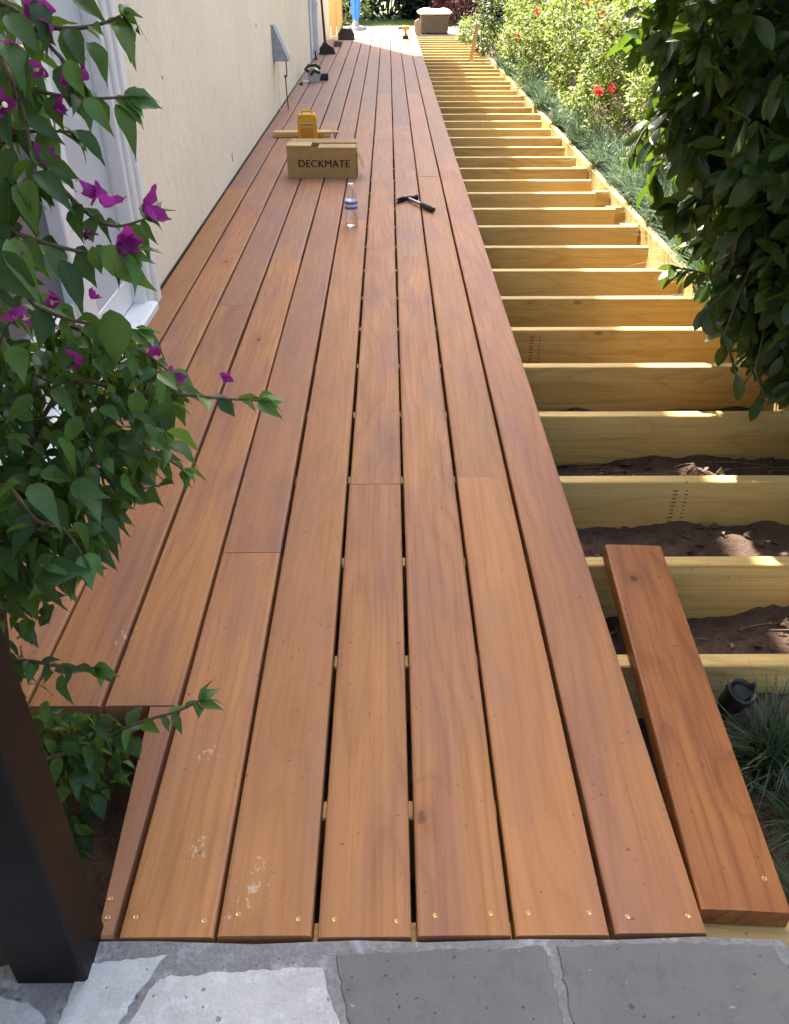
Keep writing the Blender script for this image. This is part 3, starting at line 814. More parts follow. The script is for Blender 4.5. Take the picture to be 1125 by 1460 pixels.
# offcut lying behind the box, yellow case on it
oc = MB().box(-0.22, 0.22, -0.045, 0.045, 0.0, 0.036, c=0.003).build('board_offcut', M['pine'], None, (-0.66, 6.98, 0.001), (0, 0, R(2)))
tag(oc, 'pale board offcut lying across the deck behind the cardboard box', 'board')
yc = empty('yellow_tool_case', (-0.597, 6.72, 0.001), R(3))
tag(yc, 'yellow plastic tool case standing upright behind the cardboard box', 'tool case')
MB().prism([(-0.068, 0.0), (0.068, 0.0), (0.072, 0.05), (0.070, 0.165), (0.058, 0.188), (-0.058, 0.188), (-0.070, 0.165), (-0.072, 0.05)], 0.0, 0.10, axis='y').build('shell', M['yellow'], yc)
MB().box(-0.05, 0.05, -0.004, 0.001, 0.118, 0.132, c=0.002).build('clasp', M['steel'], yc)
MB().box(-0.045, 0.045, -0.0035, 0.001, 0.03, 0.10, c=0.002).build('panel', M['amber'], yc)
MB().tube([(0.073, 0.05, 0.035), (0.10, 0.05, 0.035), (0.115, 0.05, 0.03)], [0.022, 0.026, 0.015], 12).build('knob', M['amber'], yc, smooth=True)
MB().tube([(-0.04, 0.05, 0.188), (-0.035, 0.05, 0.205), (0.035, 0.05, 0.205), (0.04, 0.05, 0.188)], 0.007, 8).build('handle', M['yellow'], yc, smooth=True)
sq = empty('wood_strip', (-0.445, 6.78, 0.001), R(6))
tag(sq, 'pale wooden strip on a short steel foot beside the yellow case', 'wood strip')
MB().box(-0.075, 0.075, -0.02, 0.02, 0.052, 0.066, c=0.003).build('strip', M['pine'], sq)
MB().box(0.035, 0.047, -0.008, 0.008, 0.0, 0.052).build('foot', M['steel'], sq)
MB().box(-0.05, -0.038, -0.008, 0.008, 0.0, 0.052).build('foot', M['steel'], sq)

# cordless saw by the wall
sw = empty('cordless_saw', (-0.79, 10.15, 0.001), R(15))
tag(sw, 'lime green and black cordless saw lying by the wall on the deck', 'power saw')
MB().box(-0.13, 0.10, -0.07, 0.07, 0.0, 0.006, c=0.001).build('base_plate', M['steel'], sw)
MB().tube([(0.0, -0.05, 0.07), (0.0, -0.03, 0.07), (0.0, 0.06, 0.07), (0.0, 0.08, 0.07)], [0.05, 0.062, 0.060, 0.045], 18).build('housing', M['lime'], sw, smooth=True)
MB().tube([(0.0, 0.085, 0.07), (0.0, 0.15, 0.075)], [0.044, 0.038], 14).build('motor', M['black_plastic'], sw, smooth=True)
MB().tube([(-0.06, -0.02, 0.09), (-0.10, 0.0, 0.12), (-0.06, 0.03, 0.15), (0.02, 0.05, 0.155), (0.07, 0.06, 0.12), (0.06, 0.05, 0.08)], 0.017, 10).build('handle', M['black_plastic'], sw, smooth=True)
MB().box(0.06, 0.15, 0.0, 0.09, 0.004, 0.075, c=0.01).build('battery', M['black_plastic'], sw)
MB().tube([(-0.02, -0.062, 0.055), (-0.02, -0.056, 0.055)], 0.068, 24).build('blade', M['steel'], sw, smooth=True)
MB().tube([(-0.06, -0.085, 0.07), (-0.02, -0.088, 0.115), (0.04, -0.085, 0.09)], 0.016, 8).build('blade_guard', M['black_plastic'], sw, smooth=True)
ct = MB().lathe([(0.0, 0.0), (0.018, 0.0), (0.022, 0.012), (0.012, 0.026), (0.0, 0.028)], 12).build('plastic_knob', M['black_plastic'], None, (-0.915, 9.86, 0.001), smooth=True)
tag(ct, 'small dark knob lying on the deck close to the saw and wall', 'knob')
# broom and dustpan against the wall
br = empty('push_broom', (-0.83, 12.95, 0.001), R(8))
tag(br, 'broom with wide black head and dark pole leaning on the wall', 'broom')
MB().prism([(-0.11, 0.0), (0.115, 0.0), (0.095, 0.075), (0.04, 0.10), (-0.03, 0.16), (-0.07, 0.10), (-0.10, 0.07)], -0.03, 0.03, axis='y').build('head', M['black_plastic'], br)
MB().tube([(-0.02, 0.0, 0.13), (-0.045, 0.06, 0.7), (-0.06, 0.10, 1.3)], [0.016, 0.013, 0.013], 10).build('pole', M['black_metal'], br, smooth=True)
sc_ = MB().prism([(0.0, 0.0), (0.03, 0.0), (0.015, 0.085), (0.002, 0.11)], 0.0, 0.06, axis='y').build('scraper', M['black_plastic'], None, (-0.945, 12.25, 0.001))
tag(sc_, 'small black scraper leaning on the wall in front of the broom', 'scraper')
# tool bag at the far end
tb = empty('tool_bag', (-0.66, 15.25, -0.04))
tb.location.z = -0.054
tag(tb, 'dark tool bag in the sun at the far left end of the deck', 'bag')
MB().prism([(-0.12, 0.0), (0.12, 0.0), (0.13, 0.12), (0.08, 0.20), (-0.08, 0.20), (-0.13, 0.12)], -0.09, 0.09, axis='y', c=0.02).build('body', simple('brown_canvas', (0.045, 0.035, 0.03), 0.85), tb)
MB().tube([(-0.07, 0, 0.19), (-0.05, 0, 0.26), (0.05, 0, 0.26), (0.07, 0, 0.19)], 0.012, 8).build('handle', M['cable'], tb, smooth=True)
cr = empty('cable_reel', (-0.74, 14.0, 0.001), R(20))
tag(cr, 'small coil of dark cable on the deck between the broom and tool bag', 'cable coil')
cl = MB()
for q in range(4):
    cl.tube([(0.055 * math.cos(a) + 0.004 * q, 0.055 * math.sin(a), 0.012 + q * 0.016) for a in np.linspace(0, 6.2, 22)], 0.009, 6)
cl.build('coil', M['cable'], cr, smooth=True)
# yellow drill standing on the far boards
dr = empty('yellow_drill', (0.27, 15.25, 0.001), R(10))
tag(dr, 'yellow cordless drill standing upright on the far deck boards', 'drill')
MB().box(-0.04, 0.045, -0.035, 0.035, 0.0, 0.045, c=0.006).build('battery', M['black_plastic'], dr)
MB().tube([(0.012, 0, 0.04), (0.004, 0, 0.09), (0.0, 0, 0.13)], [0.021, 0.02, 0.024], 12).build('handle', M['amber'], dr, smooth=True)
MB().tube([(0.07, 0, 0.15), (0.055, 0, 0.15), (-0.045, 0, 0.15), (-0.065, 0, 0.15)], [0.022, 0.031, 0.030, 0.020], 14).build('body', M['yellow'], dr, smooth=True)
MB().tube([(-0.062, 0, 0.15), (-0.10, 0, 0.15), (-0.135, 0, 0.15)], [0.019, 0.016, 0.006], 12).build('chuck', M['black_metal'], dr, smooth=True)
# stake leaning in the frame
stk = MB().tube([(0, 0, -0.2), (0.004, 0.01, 0.0), (0.07, 0.03, 0.42)], [0.018, 0.026, 0.026], 4).build('timber_stake', M['pine_z'], None, (1.09, 12.55, -0.04))
tag(stk, 'pale timber stake leaning out of the joists by the shrubs', 'stake')
# wicker ottoman
ot = empty('wicker_seat', (0.80, 16.9, -0.049))
tag(ot, 'low grey wicker seat with white cushion beyond the end of the deck', 'seat')
b = MB()
b.prism([(-0.22, 0.03), (0.23, 0.03), (0.25, 0.28), (-0.24, 0.28)], -0.22, 0.24, axis='y')
b.build('base', M['wicker'], ot)
for k in range(11):
    z = 0.05 + k * 0.021
    MB().box(-0.225 - 0.0009 * k, 0.235 + 0.0009 * k, -0.228, -0.2215, z, z + 0.014, c=0.003).build('weave', M['wicker'], ot)
for sx in (-0.2, 0.21):
    for sy in (-0.18, 0.2): MB().box(sx - 0.02, sx + 0.02, sy - 0.02, sy + 0.02, 0.0, 0.03).build('leg', M['black_metal'], ot)
cu = MB(); nx, ny = 15, 9; vs_ = []
for lay in (0, 1):
    for j in range(ny):
        for i in range(nx):
            u, v = i / (nx - 1) * 2 - 1, j / (ny - 1) * 2 - 1
            e = (1 - u ** 6) * (1 - v ** 6)
            top = 0.325 + 0.055 * e + 0.022 * (u * 0.5) ** 2 - 0.018 * math.exp(-((u - 0.1) / 0.3) ** 2)
            vs_.append((u * 0.29 + 0.0, v * 0.27, top if lay else 0.315 - 0.033 * e))
fs_ = []
for lay in (0, 1):
    for j in range(ny - 1):
        for i in range(nx - 1):
            q = lay * nx * ny + j * nx + i; fs_.append((q, q + 1, q + nx + 1, q + nx))
N_ = nx * ny
edge = [i for i in range(nx)] + [j * nx + nx - 1 for j in range(1, ny)] + [(ny - 1) * nx + i for i in range(nx - 2, -1, -1)] + [j * nx for j in range(ny - 2, 0, -1)]
for a, c_ in zip(edge, edge[1:] + edge[:1]): fs_.append((a, c_, c_ + N_, a + N_))
cu.add(vs_, fs_).build('cushion', M['canvas'], ot, smooth=True)
# pale bag beside it
bg_ = MB().prism([(-0.06, 0.0), (0.06, 0.0), (0.065, 0.12), (0.02, 0.24), (-0.05, 0.2), (-0.065, 0.1)], -0.05, 0.05, axis='y', c=0.015).build('cloth_sack', simple('tan_cloth', (0.32, 0.24, 0.19), 0.9), None, (0.515, 16.75, -0.049))
tag(bg_, 'small tan sack slumped against the left side of the wicker seat', 'sack')
# blue folded parasol on a dark foot
bl = empty('blue_parasol', (-0.59, 17.7, -0.049))
tag(bl, 'closed blue parasol on a dark round foot on the far lawn', 'parasol')
MB().lathe([(0.0, 0.0), (0.20, 0.0), (0.19, 0.05), (0.07, 0.07), (0.04, 0.16), (0.0, 0.16)], 24).build('foot', M['galv'], bl, smooth=True)
MB().lathe([(0.02, 0.12), (0.02, 2.2)], 12).build('pole', M['steel'], bl, smooth=True)
fo = MB(); n = 28; prof = [(0.05, 0.16), (0.075, 0.3), (0.09, 0.8), (0.07, 1.5), (0.02, 2.15)]
vs_ = []; fs_ = []
for r_, z in prof:
    for k in range(n):
        a = 2 * math.pi * k / n; rr = r_ * (1 + 0.16 * math.cos(a * 7))
        vs_.append((rr * math.cos(a), rr * math.sin(a), z))
for i in range(len(prof) - 1):
    for k in range(n): fs_.append((i * n + k, i * n + (k + 1) % n, (i + 1) * n + (k + 1) % n, (i + 1) * n + k))
fo.add(vs_, fs_).build('canopy', M['blue'], bl, smooth=True)
# timber fence at the far left
fn = empty('timber_fence', (-1.5, 16.6, -0.1))
tag(fn, 'sunlit pale timber fence standing past the far end of the house', 'fence')
for k in range(7):
    MB().box(0, 0.095, 0, 0.02, 0, 1.6 + random.uniform(-.01, .01), c=0.002).build('board', M['pine_z'], fn, (0.02 + k * 0.10, 0.0, 0))
for z in (0.25, 1.3): MB().box(0, 0.72, 0.0225, 0.06, z, z + 0.07).build('rail', M['pine'], fn)

# garden light spike by the grass, front right
gl = empty('path_light', (0.676, 1.235, -0.175), 0)
gl.scale = (0.85, 0.85, 0.85)
tag(gl, 'small black cylindrical garden light beside the loose board and grass', 'garden light')
gx = (R(16), R(10), 0)
MB().lathe([(0.014, -0.02), (0.020, 0.05), (0.022, 0.10), (0.030, 0.125), (0.031, 0.165)], 20).build('body', M['black_plastic'], gl, rot=gx, smooth=True)
MB().lathe([(0.022, 0.163), (0.0345, 0.163), (0.0345, 0.182), (0.031, 0.186), (0.026, 0.183), (0.022, 0.172)], 24).build('rim', M['black_plastic'], gl, rot=gx, smooth=True)
MB().lathe([(0.0, 0.168), (0.0215, 0.168), (0.0215, 0.178), (0.018, 0.182), (0.0, 0.183)], 20).build('lens', M['black_plastic'], gl, rot=gx, smooth=True)
nb_ = MB().tube([(0.024, 0.012, 0.183), (0.026, 0.013, 0.197)], [0.008, 0.006], 10).build('knob', M['black_plastic'], gl, rot=gx, smooth=True)

# ------------------------------------------------------------------ leaves and plants
def leaf_template(prof, fold=0.25, droop=0.25, wav=0.0, bend=0.0):
    """prof: (t, half width); 3 columns, quads; length 1"""
    V = []
    for i, (t_, w_) in enumerate(prof):
        z = -droop * t_ * t_
        wz = wav * (1 if i % 2 else -1)
        bx_ = bend * t_ * t_
        V += [(-w_ + bx_, t_, z + fold * w_ + wz), (bx_, t_, z), (w_ + bx_, t_, z + fold * w_ - wz)]
    F = []
    for i in range(len(prof) - 1):
        a = i * 3
        F += [(a, a + 1, a + 4, a + 3), (a + 1, a + 2, a + 5, a + 4)]
    return np.array(V, float), np.array(F, int)
OV = [(0.0, 0.01), (0.08, 0.13), (0.24, 0.245), (0.42, 0.262), (0.62, 0.185), (0.80, 0.085), (0.92, 0.03), (1.0, 0.003)]
OV2 = [(t_, w_ * 1.18) for t_, w_ in OV]
OV3 = [(t_, w_ * 0.78) for t_, w_ in OV]
boug_t = [leaf_template(o_, fo_, d, w_, b_) for o_, fo_, d, w_, b_ in ((OV, 0.35, 0.15, 0.012, 0.06), (OV, 0.6, 0.4, 0.018, -0.08), (OV2, 0.25, 0.5, -0.014, 0.03), (OV2, 0.5, 0.2, 0.02, -0.1), (OV3, 0.4, 0.6, 0.01, 0.12), (OV3, 0.7, 0.3, -0.015, -0.05), (OV, 0.15, 0.8, 0.016, 0.0))]
LA = [(0.0, 0.01), (0.12, 0.10), (0.35, 0.20), (0.6, 0.23), (0.82, 0.165), (0.95, 0.06), (1.0, 0.008)]
lau_t = [leaf_template(LA, 0.28, d, 0.0) for d in (0.08, 0.22, 0.35)]
SM = [(0.0, 0.02), (0.35, 0.24), (0.7, 0.2), (1.0, 0.01)]
small_t = leaf_template(SM, 0.3, 0.2)
TI = [(0.0, 0.05), (0.45, 0.28), (1.0, 0.01)]
tiny_t = leaf_template(TI, 0.3, 0.15)

def leaf_meshes(ts, mat, nm='leaf'):
    return [np_mesh(nm, v, f, mat, uv=v[:, :2]) for v, f in ts]

def rdir(zlo=-1.0, zhi=1.0):
    a = random.uniform(0, 2 * math.pi); z = random.uniform(zlo, zhi); r_ = math.sqrt(max(0, 1 - z * z))
    return Vector((r_ * math.cos(a), r_ * math.sin(a), z))

# --- bougainvillea: stems spring from the planting hole beside the post and arch over the deck
f_px = 1201.0
def P3(x, y, d):
    """a point of the shrub, measured on the photograph at a distance d (metres) from the camera plane"""
    u, v = (x - 562.5) / f_px, (y - 730) / f_px
    return Vector((u * d, (math.cos(PITCH) - v * math.sin(PITCH)) * d, 1.203 + (-math.sin(PITCH) - v * math.cos(PITCH)) * d))
BO = Vector((-0.62, 0.95, -0.22))
boug = empty('bougainvillea', BO)
tag(boug, 'leafy bougainvillea with magenta flowers growing beside the black post', 'shrub')
stems = []
def stem(pts, r0, r1, name='stem'):
    n = len(pts); out = []
    # smooth by Catmull-Rom
    for i in range(n - 1):
        p0, p1, p2, p3 = pts[max(i - 1, 0)], pts[i], pts[i + 1], pts[min(i + 2, n - 1)]
        for s_ in range(5):
            t_ = s_ / 5
            out.append(0.5 * ((2 * p1) + (p2 - p0) * t_ + (2 * p0 - 5 * p1 + 4 * p2 - p3) * t_ ** 2 + (3 * p1 - p0 - 3 * p2 + p3) * t_ ** 3))
    out.append(pts[-1])
    k = len(out)
    MB().tube([p - BO for p in out], [r0 + (r1 - r0) * i / (k - 1) for i in range(k)], 6).build(name, M['twig'], boug, smooth=True)
    return out
main = [BO, Vector((-0.63, 0.97, 0.1)), Vector((-0.60, 1.02, 0.45)), Vector((-0.62, 1.05, 0.8)), Vector((-0.58, 1.06, 1.3))]
stem(main, 0.012, 0.006)
stem([BO, Vector((-0.70, 1.05, 0.1)), Vector((-0.74, 1.12, 0.5)), Vector((-0.66, 1.16, 0.95)), Vector((-0.5, 1.2, 1.35))], 0.010, 0.005)
m = lambda k: main[k]
twigs = {
 'a': [m(4), P3(-20, -20, 1.05), P3(40, 20, 1.02), P3(90, 75, 1.0), P3(130, 120, 1.0)],
 'b': [m(4), P3(10, 30, 1.0), P3(65, 38, 1.0), P3(120, 40, 0.99), P3(160, 32, 0.99), P3(182, 22, 0.99)],
 'c': [m(3), P3(-30, 110, 1.05), P3(20, 118, 1.02), P3(75, 132, 1.0), P3(130, 140, 0.99), P3(190, 138, 0.99)],
 'd': [m(3), P3(-20, 190, 1.02), P3(40, 187, 1.0), P3(110, 187, 1.0)],
 'e': [m(3), P3(10, 205, 1.03), P3(60, 225, 1.0), P3(95, 265, 1.0), P3(140, 308, 1.0), P3(175, 322, 1.0), P3(215, 312, 1.0)],
 'f': [m(2), P3(0, 400, 1.1), P3(60, 435, 1.08), P3(110, 455, 1.08), P3(150, 462, 1.08), P3(205, 470, 1.1)],
 'g': [m(2), P3(90, 560, 1.2), P3(200, 560, 1.2), P3(270, 562, 1.2), P3(330, 568, 1.2), P3(376, 570, 1.2)],
 'h': [m(2), P3(100, 600, 1.2), P3(190, 628, 1.2), P3(240, 650, 1.2), P3(268, 668, 1.2)],
 'i': [m(1), P3(60, 1080, 1.38), P3(130, 1060, 1.38), P3(200, 1030, 1.36), P3(260, 1012, 1.35), P3(290, 998, 1.34)],
 'j': [m(1), P3(-20, 960, 1.3), P3(40, 940, 1.28), P3(90, 948, 1.27), P3(140, 950, 1.27)],
 'k': [m(3), P3(-30, 290, 1.0), P3(30, 330, 0.98), P3(90, 350, 0.98), P3(150, 362, 0.98), P3(190, 358, 0.98)],
 'l': [m(2), P3(10, 690, 1.1), P3(60, 740, 1.05), P3(100, 755, 1.05), P3(125, 790, 1.05)],
 'n': [m(2), P3(80, 490, 1.2), P3(150, 480, 1.2), P3(210, 500, 1.2), P3(250, 530, 1.2)],
 'o': [m(4), P3(-10, 60, 0.98), P3(30, 120, 0.97), P3(50, 190, 0.97), P3(60, 260, 0.97)],
}
lvs = []                                       # (matrix, template index, young)
def put_leaf(p, d, size, young=False, up=(0, 0, 1), roll=None):
    lvs.append((mat4(p, d, up, size, random.uniform(-0.9, 0.9) if roll is None else roll), random.randrange(len(boug_t)), young))
for key, pts in twigs.items():
    path = stem(pts, 0.0042, 0.0014, 'twig')
    k0 = int(len(path) * 0.28)
    side = 1
    acc = 0.0; step = 0.016
    for i in range(k0, len(path) - 1):
        seg = path[i + 1] - path[i]; L = seg.length
        acc += L
        while acc > step:
            acc -= step; side = -side
            tdir = seg.normalized()
            lat = tdir.cross(Vector((0, 0, 1))).normalized() * side
            d = (tdir * random.uniform(0.2, 0.9) + lat * random.uniform(0.3, 1.0) + Vector((0, 0, random.uniform(-1.1, 0.15))))
            fr = i / len(path)
            put_leaf(path[i] + seg * random.random(), d, random.uniform(0.032, 0.062) * (1.05 - 0.35 * fr), random.random() < 0.1)
    for q in range(4):                          # young tip
        put_leaf(path[-1], (path[-1] - path[-3]).normalized() + rdir(-0.9, 0.5) * 0.9, random.uniform(0.026, 0.045), True)
# drooping big leaves of the upper sprays
for (x, y, x2, y2, d) in ((100, 40, 118, 100, .98), (185, 15, 212, 48, .98), (170, 36, 204, 78, .98), (110, 40, 125, 90, .97), (105, 85, 130, 135, .96), (135, 60, 165, 105, .98),
                          (130, 140, 163, 170, .97), (175, 148, 213, 193, .98), (118, 185, 160, 228, .97), (45, 125, 60, 155, .97), (60, 245, 108, 290, .97), (140, 350, 155, 390, .96),
                          (155, 350, 208, 410, .96), (95, 370, 128, 440, .95), (0, 360, 55, 425, .93), (20, 340, 60, 400, .94), (75, 230, 120, 255, .97), (0, 150, 20, 205, .95),
                          (15, 60, 45, 110, .95), (20, 20, 60, 70, .95), (60, 0, 85, 40, .96), (120, -5, 150, 20, .97), (20, 250, 30, 330, .95), (50, 255, 45, 320, .95), (165, 440, 172, 520, 1.05)):
    a, c_ = P3(x, y, d), P3(x2, y2, d + random.uniform(-0.02, 0.02))
    put_leaf(a, c_ - a, (c_ - a).length * 1.05, random.random() < 0.15, (0.3, -0.8, 0.6), random.uniform(-0.5, 0.5))
# dense body of the shrub
def in_poly(x, y, poly):
    c_ = False; j = len(poly) - 1
    for i in range(len(poly)):
        xi, yi = poly[i]; xj, yj = poly[j]
        if (yi > y) != (yj > y) and x < (xj - xi) * (y - yi) / (yj - yi) + xi: c_ = not c_
        j = i
    return c_
polyA = [(-120, 470), (60, 490), (130, 478), (215, 500), (262, 560), (255, 610), (240, 655), (205, 690), (165, 735), (140, 790), (110, 815), (30, 850), (-120, 900)]
n_ = 0
while n_ < 1500:
    x, y = random.uniform(-120, 280), random.uniform(470, 900)
    if not in_poly(x, y, polyA): continue
    n_ += 1
    p = P3(x, y, random.uniform(1.08, 1.5))
    put_leaf(p, rdir(-0.9, 0.3) + Vector((0.25, -0.3, -0.25)), random.uniform(0.022, 0.05), random.random() < 0.07)
for poly, cnt, da, db, sz in (([(-120, -60), (20, -60), (60, 20), (40, 120), (50, 260), (30, 330), (60, 400), (-120, 480)], 120, 0.95, 1.25, (0.045, 0.07)),
                              ([(-40, 860), (60, 830), (80, 870), (40, 930), (110, 960), (80, 1000), (-40, 1000)], 46, 1.2, 1.4, (0.035, 0.05)),
                              ([(30, 1010), (140, 1015), (195, 1040), (180, 1090), (150, 1140), (115, 1210), (60, 1180)], 150, 1.40, 1.62, (0.03, 0.048)),
                              ([(50, 1012), (150, 1015), (205, 1035), (165, 1075), (130, 1110), (95, 1120)], 110, 1.34, 1.46, (0.028, 0.045)),
                              ([(-60, 640), (150, 700), (135, 800), (60, 840), (-60, 890)], 150, 1.02, 1.25, (0.036, 0.06)),
                              ([(20, 420), (130, 440), (200, 450), (240, 500), (60, 520), (-20, 470)], 60, 1.1, 1.3, (0.03, 0.05))):
    n_ = 0
    while n_ < cnt:
        x = random.uniform(min(p[0] for p in poly), max(p[0] for p in poly)); y = random.uniform(min(p[1] for p in poly), max(p[1] for p in poly))
        if not in_poly(x, y, poly): continue
        n_ += 1
        put_leaf(P3(x, y, random.uniform(da, db)), rdir(-0.9, 0.3) + Vector((0.2, -0.2, -0.3)), random.uniform(*sz), random.random() < 0.06)
# small shoots sticking up through the body
for q in range(14):
    x, y = random.uniform(-20, 230), random.uniform(500, 720)
    a = P3(x, y, 1.2); c_ = a + rdir(0.0, 0.8) * random.uniform(0.06, 0.12)
    MB().tube([a - BO, (a + c_) / 2 - BO + rdir() * 0.008, c_ - BO], [0.002, 0.0016, 0.001], 5).build('twig', M['twig'], boug, smooth=True)
    for k in range(4): put_leaf(a.lerp(c_, k / 3), rdir(-0.6, 0.6), random.uniform(0.022, 0.04), k == 3)
bm = leaf_meshes(boug_t, M['boug']); bym = leaf_meshes(boug_t, M['boug_young'])
def nearness(m_): return (m_[0].translation - cam.location).length / m_[0].to_scale().x
lvs.sort(key=nearness)
for (mm, ti, yg) in lvs[:295]:
    child_at(boug, 'leaf', (bym if yg else bm)[ti], mm)
rest = lvs[295:]
for yg, mt in ((False, M['boug']), (True, M['boug_young'])):
    Vs, Fs, Us, off = [], [], [], 0
    for ti in range(len(boug_t)):
        ms = [np.array(mm) for mm, t_, y_ in rest if t_ == ti and y_ == yg]
        if not ms: continue
        v, f = scatter(*boug_t[ti], ms); Vs.append(v); Fs.append(f + off); off += len(v); Us.append(np.tile(boug_t[ti][0][:, :2], (len(ms), 1)))
    o = bpy.data.objects.new('foliage', np_mesh('foliage', np.concatenate(Vs) - np.array(BO), np.concatenate(Fs), mt, uv=np.concatenate(Us))); link(o, boug); o['kind'] = 'stuff'
# bracts: three papery leaves around a tiny cream flower
BR = [(0.0, 0.03), (0.15, 0.22), (0.42, 0.36), (0.7, 0.25), (0.9, 0.08), (1.0, 0.01)]
bt_ = leaf_template(BR, 0.55, -0.35, 0.05, 0.08)
def flower_mesh(nb=3):
    ms = []
    for k in range(nb):
        a = k * 2 * math.pi / nb + random.uniform(-.2, .2); tilt = random.uniform(0.25, 0.7)
        ms.append(np.array(mat4((0, 0, 0), (math.cos(a) * math.cos(tilt), math.sin(a) * math.cos(tilt), math.sin(tilt)), (0, 0, 1), random.uniform(0.85, 1.1))))
    v, f = scatter(*bt_, ms)
    return np_mesh('flower', v, f, M['bract'], uv=np.tile(bt_[0][:, :2], (len(ms), 1)))
fm = [flower_mesh(3), flower_mesh(3), flower_mesh(5), flower_mesh(4)]
core = MB()
core.tube([(0, 0, 0.05), (0, 0, 0.55)], [0.05, 0.04], 6)
core.lathe([(0.03, 0.55), (0.13, 0.60), (0.03, 0.62)], 8)
corem = core.mesh('stamen', M['cream'], True)
for (x, y, d, s_, cream) in ((150, 268, .98, .030, 0), (158, 295, .98, .034, 0), (212, 300, .99, .040, 0), (188, 342, .97, .030, 0), (180, 352, .97, .026, 0), (133, 325, .99, .018, 0), (70, 95, .97, .024, 1),
                             (42, 70, .97, .028, 0), (98, 118, .98, .022, 0), (85, 152, .98, .022, 0), (137, 112, .97, .022, 0), (8, 155, .95, .034, 1), (72, 228, .98, .028, 0), (8, 435, .98, .045, 1),
                             (40, 435, .99, .036, 1), (95, 428, 1.0, .024, 1), (128, 508, 1.08, .028, 0), (245, 545, 1.2, .036, 0), (237, 495, 1.12, .024, 0), (328, 537, 1.2, .018, 0), (50, 375, .96, .03, 0), (60, 8, .97, .034, 0), (86, 40, .97, .022, 0), (138, 425, 1.0, .018, 0), (10, 15, .95, .02, 0)):
    p = P3(x, y, d)
    nrm = (Vector((0.15, -0.7, 0.5)) + rdir() * 0.5)
    fl_ = child_at(boug, 'flower', random.choice(fm), mat4(p, Vector((random.uniform(-1, 1), 0.3, random.uniform(-1, 0.2))), nrm, s_ * 0.78, random.uniform(-.5, .5)))
    if cream:
        for k in range(2):
            c2 = bpy.data.objects.new('stamen', corem); link(c2, fl_); c2.rotation_euler = (random.uniform(-.5, .5), random.uniform(-.5, .5), 0)

# --- laurel at the right, crown rising out of the frame
LO = Vector((1.52, 2.72, -0.06))
laurel = empty('laurel_shrub', LO)
tag(laurel, 'large dark evergreen shrub with glossy leaves overhanging the joists at right', 'shrub')
ll = []
tips = []
def lbranch(a, c_, r0, r1, name='branch'):
    mid_ = (a + c_) / 2 + rdir() * 0.06
    MB().tube([a - LO, (a * 0.7 + mid_ * 0.3 + rdir() * 0.01) - LO, mid_ - LO, (mid_ * 0.4 + c_ * 0.6) - LO, c_ - LO], [r0, r0 * 0.9, (r0 + r1) / 2, r1 * 1.2, r1], 6).build(name, M['bark'], laurel, smooth=True)
    return mid_
top = LO + Vector((-0.1, 0.0, 0.55))
lbranch(LO - Vector((0, 0, 0.2)), top, 0.035, 0.026, 'trunk')
ECS = [(Vector((1.27, 2.76, 1.12)), Vector((0.62, 0.62, 0.98))), (Vector((1.22, 2.40, 0.42)), Vector((0.25, 0.30, 0.36))), (Vector((1.10, 2.72, 1.80)), Vector((0.62, 0.66, 0.50))), (Vector((1.42, 1.75, 1.95)), Vector((0.72, 0.9, 0.42))), (Vector((1.85, 1.55, 0.75)), Vector((0.42, 0.75, 0.8)))]
for q in range(26):
    c0, rr = ECS[q % 5]
    d = rdir(-0.8, 0.9); tp = c0 + Vector((d.x * rr.x, d.y * rr.y, d.z * rr.z)) * random.uniform(0.7, 0.92)
    lbranch(top + rdir() * 0.05, tp, 0.013, 0.004); tips.append(tp)
def lleaf(p, d, s_):
    ll.append((mat4(p, d, (0, 0, 1), s_, random.uniform(-1.0, 1.0)), random.randrange(3)))
for q in range(3100):
    c0, rr = ECS[random.choices((0, 1, 2, 3, 4), (6, 1.6, 3, 3.6, 3))[0]]
    d = rdir(); rad_ = random.uniform(0.12, 1.0) ** 0.5
    wob = 1 + 0.16 * math.sin(d.x * 7 + d.z * 5) + 0.10 * math.sin(d.y * 11 - d.z * 9)
    p = c0 + Vector((d.x * rr.x, d.y * rr.y, d.z * rr.z)) * rad_ * wob
    ax = (d + rdir() * 0.6 + Vector((0, 0, -0.1))).normalized()
    for k in range(random.randint(6, 9)):       # a whorl at the end of a twig
        dd = (ax * 0.5 + rdir() * 0.85 + Vector((0, 0, -0.45)))
        lleaf(p - ax * random.uniform(0, 0.09), dd, random.uniform(0.065, 0.105))
# drooping spray in front of the joists
for pts in ([P3(1080, 330, 2.55), P3(1030, 395, 2.52), P3(990, 385, 2.5), P3(962, 382, 2.5)], [P3(1090, 360, 2.5), P3(1060, 430, 2.45), P3(1040, 480, 2.42), P3(1062, 545, 2.4)],
            [P3(1120, 400, 2.45), P3(1100, 470, 2.42), P3(1085, 530, 2.4), P3(1100, 575, 2.38)], [P3(1060, 400, 2.5), P3(1030, 430, 2.46), P3(1005, 455, 2.45)], [P3(960, 150, 2.6), P3(925, 190, 2.6), P3(905, 230, 2.6)]):
    MB().tube([p - LO for p in pts], [0.006] + [0.0035] * (len(pts) - 2) + [0.0015], 6).build('twig', M['bark'], laurel, smooth=True)
    for i in range(len(pts) - 1):
        for k in range(6):
            p = pts[i].lerp(pts[i + 1], k / 6)
            lleaf(p, (pts[i + 1] - pts[i]).normalized() * 0.5 + rdir(-1, 0.3) + Vector((0, 0, -0.5)), random.uniform(0.05, 0.085))
ll.sort(key=nearness)
lm = leaf_meshes(lau_t, M['laurel'])
fwd = Vector((0, math.cos(PITCH), -math.sin(PITCH)))
